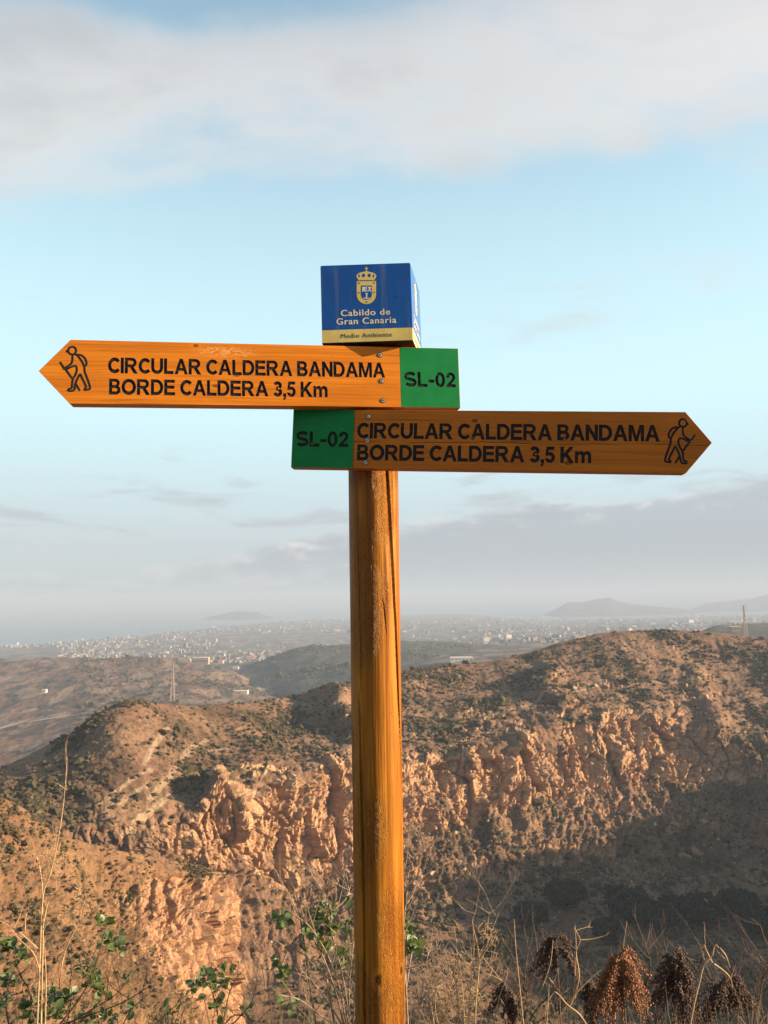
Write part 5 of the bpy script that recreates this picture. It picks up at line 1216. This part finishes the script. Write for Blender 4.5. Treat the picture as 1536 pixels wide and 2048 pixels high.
# dry stalks
def stalks(name, label, Y, lines, seed, r0, r1, m_, tw=0, cat='dry plant', group=None, tangle=(), twl=(0.04, 0.12), part='stalk'):
    rnd = random.Random(seed); P, root = rooted(lines[0], Y); o = plant(name, label, root, cat, group); tw_out = []
    for li, s in enumerate(lines):
        out = []; low = s[0][1] > 2030
        L = stem_line(s, Y + rnd.uniform(-0.04, 0.04), r0 if li < 3 else r0 * 0.7, r1, out)
        if low: out.insert(0, tube_np([root + Vector((rnd.uniform(-.03, .03), 0, 0)), root.lerp(L[0], 0.6), L[0]], [r0 * 1.2, r0 * 1.1, r0], 5, False))
        finish(o, part, out, m_)
        for k in range(tw):
            i = rnd.randrange(len(L) // 3, len(L)); tips = []
            grow(rnd, L[i], Vector((rnd.uniform(-1, 1), rnd.uniform(-.5, .5), rnd.uniform(0.1, 1))), rnd.uniform(*twl), r1 * 0.8, 1, tw_out, tips, 0.4)
    for cx, cy, n_, rad in tangle:
        for k in range(n_):
            a = at(cx + rnd.gauss(0, rad * .5), cy + rnd.gauss(0, rad * .5), Y); L = [a]
            for _ in range(5): L.append(L[-1] + Vector((rnd.uniform(-1, 1), rnd.uniform(-1, 1), rnd.uniform(-1, 1))) * rad / F * Y * 0.45)
            tw_out.append(tube_np(smooth_line(L, 2), 0.0007, 4, False))
    if tw_out: finish(o, 'twigs', tw_out, m_)['kind'] = 'stuff'
    return o
stalks('dry_fennel', 'tall straw-coloured dead fennel stalk rising highest at the far left', 2.5,
       [[(74, 2060), (78, 1960), (82, 1856), (87, 1786), (99, 1752), (112, 1700), (124, 1630), (131, 1565), (134, 1514)], [(82, 2060), (84, 1960), (86, 1870), (84, 1800), (84, 1770), (74, 1716), (50, 1704), (0, 1722), (-30, 1740)],
        [(90, 2060), (92, 1960), (88, 1880)], [(84, 1862), (100, 1840), (112, 1826), (136, 1826), (160, 1806), (192, 1786)], [(76, 1898), (40, 1866), (0, 1842), (-20, 1828)], [(86, 1850), (98, 1800), (118, 1780)], [(78, 1935), (66, 1905), (40, 1880), (24, 1860)],
        [(50, 1860), (52, 1830), (60, 1820), (72, 1818)], [(99, 1752), (110, 1735), (125, 1720), (128, 1705)], [(120, 1965), (128, 1910), (150, 1860), (162, 1842)], [(28, 1855), (38, 1835), (46, 1812)], [(118, 1570), (134, 1580)]],
       21, 0.0031, 0.0010, M_straw, 1, tangle=[(88, 1715, 16, 20), (112, 1712, 14, 18), (104, 1736, 12, 16), (150, 1795, 12, 14), (136, 1832, 8, 12)])
stalks('bare_twigs', 'leafless brown twigs sprouting between the two left-hand shrubs', 2.7,
       [[(300, 2062), (330, 2030), (352, 2010), (362, 1990)], [(240, 2062), (262, 2020), (290, 1995), (310, 1975)], [(360, 2062), (368, 2020), (398, 1975)], [(200, 2062), (212, 2000), (222, 1930), (240, 1905), (262, 1895)], [(520, 2062), (530, 2000), (526, 1945), (508, 1905)],
        [(545, 2062), (540, 1995), (545, 1950), (552, 1920)], [(500, 2062), (540, 2020), (568, 2032), (620, 2020)]], 25, 0.0022, 0.0008, M_brown, 2)
stalks('dry_grass', 'tangle of tan dry grass and weeds just right of the post', 2.5,
       [[(950, 2062), (952, 2000), (956, 1960), (960, 1925), (972, 1900), (985, 1885), (995, 1858)], [(905, 2062), (928, 2040), (948, 2010), (955, 1980), (962, 1950)], [(918, 2062), (914, 1985), (905, 1940), (898, 1915)], [(930, 2062), (926, 1990), (918, 1920), (910, 1865), (908, 1850)],
        [(935, 2062), (942, 1950), (948, 1900), (946, 1850)], [(960, 1925), (955, 1890), (945, 1845), (952, 1822)], [(948, 1930), (968, 1905), (980, 1870), (992, 1840), (998, 1825)], [(962, 1910), (985, 1940), (1005, 1962)], [(860, 2062), (858, 2000), (868, 1960), (890, 1975)], [(840, 2062), (836, 1990), (834, 1930)],
        [(975, 1860), (976, 1842), (980, 1822)], [(1005, 1962), (985, 1952), (978, 1958)], [(880, 2062), (870, 2010), (880, 1965), (905, 1985)], [(985, 1915), (990, 1905), (998, 1908)], [(960, 2062), (962, 2030), (972, 2018), (980, 2030)]],
       31, 0.0022, 0.0007, M_straw, 2, tangle=[(975, 1875, 22, 22), (880, 1985, 26, 30), (935, 1990, 30, 32), (870, 2030, 26, 34), (925, 2035, 26, 34), (900, 1920, 14, 22)])
for i, (ln, lab) in enumerate([
    ([(1048, 2062), (1040, 1980), (1032, 1900), (1028, 1838)], 'straight pale dry stalk left of the rust seed heads'),
    ([(1070, 2062), (1080, 1990), (1100, 1930), (1106, 1880)], 'pale stalk curving up in front of the left seed head'),
    ([(985, 2062), (1000, 1990), (1012, 1960), (1016, 1935)], 'bent dry stalk between the grass tangle and the seed heads'),
    ([(1140, 2062), (1148, 1990), (1152, 1900), (1150, 1850)], 'upright dry stalk between the two tallest seed heads'),
    ([(1228, 2062), (1236, 1960), (1246, 1895), (1254, 1842)], 'white-tipped straight stalk rising out of the bright seed head'),
    ([(1092, 2062), (1096, 2010), (1098, 1970)], 'short pinkish dry stalk under the left seed head')]):
    stalks('dry_stalk', lab, 2.45 + 0.05 * i, [ln], 40 + i, 0.0019, 0.0010, M_straw, 0, 'dry stalk', 'single dry stalks at the right')
stalks('bare_branch', 'pale forked dead branch at the far right', 2.5,
       [[(1378, 2062), (1390, 2000), (1400, 1960), (1408, 1930), (1424, 1912), (1430, 1890), (1438, 1896)], [(1424, 1925), (1412, 1900), (1408, 1890), (1405, 1898)], [(1428, 1928), (1445, 1940), (1460, 1955), (1465, 1975)], [(1440, 1896), (1452, 1912), (1460, 1935)]], 51, 0.0030, 0.0012, M_straw, 1, twl=(0.02, 0.05))
stalks('bare_branch', 'dead branching twig at the foot of the bright seed head', 2.45,
       [[(1180, 2062), (1160, 2030), (1135, 2010), (1118, 1990), (1108, 1985), (1096, 2004), (1090, 2030)], [(1140, 2012), (1150, 1990), (1160, 1978), (1178, 1960), (1202, 1940)], [(1150, 1995), (1158, 1950), (1152, 1905), (1160, 1880), (1148, 1855)], [(1160, 1880), (1185, 1878), (1214, 1870)], [(1128, 2000), (1112, 1975), (1098, 1955)]], 55, 0.0026, 0.0010, M_straw, 1, twl=(0.02, 0.06))
stalks('bare_branch', 'thin dark dead twig at the right edge of the view', 3.0,
       [[(1530, 2062), (1520, 2000), (1500, 1960)], [(1540, 1900), (1526, 1870), (1520, 1850), (1500, 1836)], [(1560, 1945), (1530, 1930), (1500, 1935)]], 58, 0.0024, 0.0009, M_brown, 1)

# rust-coloured dead flower heads : drooping strings of seeds
OCT_V = np.array([(1, 0, 0), (-1, 0, 0), (0, 1, 0), (0, -1, 0), (0, 0, 1), (0, 0, -1)], float); OCT_F = np.array([(0, 2, 4), (2, 1, 4), (1, 3, 4), (3, 0, 4), (2, 0, 5), (1, 2, 5), (3, 1, 5), (0, 3, 5)])
def seed_head(label, Y, top_px, outline, n_str, seed, m_):
    """outline: (half-width px at the bottom, height px); strings hang from the arching top like a thatch"""
    rnd = random.Random(seed); rg = np.random.default_rng(seed); tx, ty = top_px; hw, hh = outline
    foot = at(tx + 4, 2062, Y); root = Vector((foot.x, foot.y + 0.02, float(gz(Y)) - 0.06)); o = plant('dead_flower_head', label, root, 'seed head', 'rust-brown dead flower heads')
    top = at(tx, ty, Y); stem = smooth_line([root, root.lerp(top, 0.5) + Vector((0.01, 0, 0)), top], 4)
    finish(o, 'stalk', [tube_np(stem, [0.004 - 0.002 * i / (len(stem) - 1) for i in range(len(stem))], 5, False)], M_brown)
    Vs = []; Fs = []; cnt = 0; strands = []
    arms = [(rnd.uniform(0, 2 * math.pi), rnd.uniform(0.35, 1.0), rnd.uniform(0.0, 0.5), rnd.uniform(0.55, 1.0)) for _ in range(max(9, n_str // 4))]
    n_str = int(n_str * 1.25)
    for s in range(n_str):
        aa, au, at0, aln = arms[s % len(arms)]; a = aa + rnd.gauss(0, 0.10); u = au * rnd.uniform(0.55, 1.0); t0 = at0 * rnd.uniform(0.7, 1.0)
        x, zz = 0.0, t0 * hh; L = []
        ex = math.cos(a) * hw * u; ey = math.sin(a) * hw * u * 0.8
        ln = rnd.uniform(0.35, 0.8) * aln * hh * (0.45 + 0.55 * u)
        ox, oy = ex * t0 * 0.7, ey * t0 * 0.7
        for k in range(9):
            t = k / 8; w_ = t ** 0.55
            L.append(at(tx + ox + (ex - ox) * w_ * (0.55 + 0.45 * t) + rnd.uniform(-2, 2), ty + zz + ln * (t ** 1.5) - 16 * math.sin(math.pi * min(1, t * 1.6)) * u, Y) + Vector((0, (oy + (ey - oy) * w_) / F * Y, 0)))
        L = smooth_line(L, 4); strands.append(tube_np(L[::4], 0.0008, 4, False))
        for q in L[1:]:
            for _ in range(2):
                if rnd.random() < 0.14: continue
                c = np.array(q) + rg.normal(0, 0.0034, 3); sz = rg.uniform(0.0015, 0.0040)
                Vs.append(OCT_V * (sz * rg.uniform(0.6, 1.3, 3)) + c); Fs.append(OCT_F + 6 * cnt); cnt += 1
    V = np.concatenate(Vs) - np.array(root)
    finish(o, 'strings', strands, M_brown)['kind'] = 'stuff'
    b = link('seeds', mesh_np('seeds', V, np.concatenate(Fs), False), m_, o); b['kind'] = 'stuff'
    return o
seed_head('dark brown drooping seed head, leftmost of the rust-coloured row', 2.85, (1112, 1876), (80, 120), 46, 61, M_rust_shade)
seed_head('small dark seed head low down, nearest to the post', 2.6, (1012, 1972), (44, 110), 34, 62, M_rust_shade)
seed_head('large bright rust seed head lit by the sun', 2.5, (1242, 1904), (82, 180), 95, 63, M_rust_lit)
seed_head('tall dark brown seed head right of the bright rust one', 2.7, (1348, 1906), (72, 190), 85, 64, M_rust_shade)
seed_head('broad dark seed head under the pale forked branch', 2.75, (1455, 1952), (76, 130), 62, 65, M_rust_shade)
seed_head('dark seed head half hidden left of the bright rust one', 2.95, (1185, 1960), (66, 120), 50, 66, M_rust_shade)

# dark dead bushes filling the rim at the right
leafy('dead_bush', 'dark leafless bush filling the gap between the grass tangle and the seed heads', 3.1,
      [[(1030, 2062), (1040, 2000), (1060, 1950), (1075, 1905)], [(1035, 2062), (1010, 2010), (990, 1970)], [(1045, 2062), (1080, 2010), (1110, 1980), (1135, 1935)], [(1040, 2062), (1055, 2010), (1050, 1960)], [(1045, 2062), (1100, 2030), (1150, 2000)]], [], 71, 0.0034, 0.03, M_brown, 14, 'dark dead bushes')
leafy('dead_bush', 'dark leafless bush behind the two right-hand seed heads', 3.2,
      [[(1300, 2062), (1290, 1990), (1300, 1930), (1292, 1890)], [(1310, 2062), (1340, 1990), (1390, 1950), (1410, 1900)], [(1305, 2062), (1260, 2000), (1200, 1960)], [(1310, 2062), (1380, 2030), (1440, 2000)], [(1310, 2062), (1320, 1980), (1345, 1930)]], [], 72, 0.0034, 0.03, M_brown, 14, 'dark dead bushes')
leafy('dead_bush', 'dark leafless bush in the bottom right corner', 3.0,
      [[(1500, 2062), (1490, 2000), (1470, 1960)], [(1505, 2062), (1520, 1990), (1530, 1930)], [(1500, 2062), (1460, 2010), (1430, 1980)], [(1510, 2062), (1550, 2000), (1570, 1950)]], [], 73, 0.0034, 0.03, M_brown, 14, 'dark dead bushes')
leafy('dead_bush', 'tan leafless bush low beside the right edge of the post', 2.9,
      [[(870, 2062), (860, 2000), (850, 1950), (858, 1900)], [(875, 2062), (900, 2000), (905, 1950)], [(870, 2062), (840, 2010), (830, 1960)], [(880, 2062), (930, 2020), (960, 1980)]], [], 74, 0.0028, 0.03, M_twig, 14, 'dark dead bushes')
# thin dry grass along the rim : blades beyond counting
def grass():
    rg = np.random.default_rng(9); n_ = 650; V = []; Fc = []; c = 0
    px = rg.uniform(-60, 1600, n_); Yg = rg.uniform(2.35, 3.6, n_); hgt = rg.uniform(0.10, 0.42, n_) * np.where(rg.random(n_) < 0.25, 1.35, 1.0)
    topy = 2048 - 90 * rg.random(n_) ** 2.2 + 40 * (np.sin(px / 90) + np.sin(px / 37)) / 2
    for i in range(n_):
        tip = np.array(at(px[i], topy[i], Yg[i])); b = tip + np.array([rg.normal(0, 0.06), rg.normal(0, 0.05), -hgt[i] - 0.15]); b[2] = min(b[2], float(gz(b[1])) + 0.3)
        mid = (tip + b) / 2 + np.array([rg.normal(0, 0.03), 0, 0.04]); w_ = np.array([rg.uniform(0.0008, 0.0019), 0.0004, 0])
        V += [b - w_, b + w_, mid - w_ * .8, mid + w_ * .8, tip - w_ * .2, tip + w_ * .2]; Fc += [(c, c + 1, c + 3, c + 2), (c + 2, c + 3, c + 5, c + 4)]; c += 6
    m_, n = mat('dry_grass_blades'); g = n.new('ShaderNodeNewGeometry').outputs['Random Per Island']
    n.l.new(n.ramp(g, [(0, (0.07, 0.042, 0.022)), (0.5, (0.11, 0.068, 0.035)), (0.85, (0.2, 0.135, 0.068)), (1, (0.09, 0.095, 0.035))]), n.b.inputs['Base Color']); n.b.inputs['Roughness'].default_value = 0.8
    tag(link('rim_grass', mesh_np('rim_grass', np.array(V), np.array(Fc), True), m_), 'thin dry grass along the edge of the rim', 'grass', kind='stuff')
grass()
# ------------------------------------------------------------------ haze
hz = bmesh.new(); bmesh.ops.create_cube(hz, size=1.0)
X0, X1, Y0, Y1, Z0, Z1 = -90000, 90000, -20000, 90000, SEA - 6, 90.0
for v in hz.verts: v.co = (X0 if v.co.x < 0 else X1, Y0 if v.co.y < 0 else Y1, Z0 if v.co.z < 0 else Z1)
hm = bpy.data.meshes.new('haze'); hz.to_mesh(hm); hz.free()
M_haze = bpy.data.materials.new('haze'); M_haze.use_nodes = True; M_haze.node_tree.nodes.clear(); n = N(M_haze.node_tree)
pv = n.new('ShaderNodeVolumePrincipled'); pv.inputs['Color'].default_value = (0.37, 0.455, 0.60, 1); pv.inputs['Density'].default_value = 1.1e-4; pv.inputs['Anisotropy'].default_value = 0.0
n.l.new(pv.outputs[0], n.new('ShaderNodeOutputMaterial').inputs['Volume'])
tag(link('haze', hm, M_haze), 'thin haze over the plain and the sea', 'haze', kind='stuff')
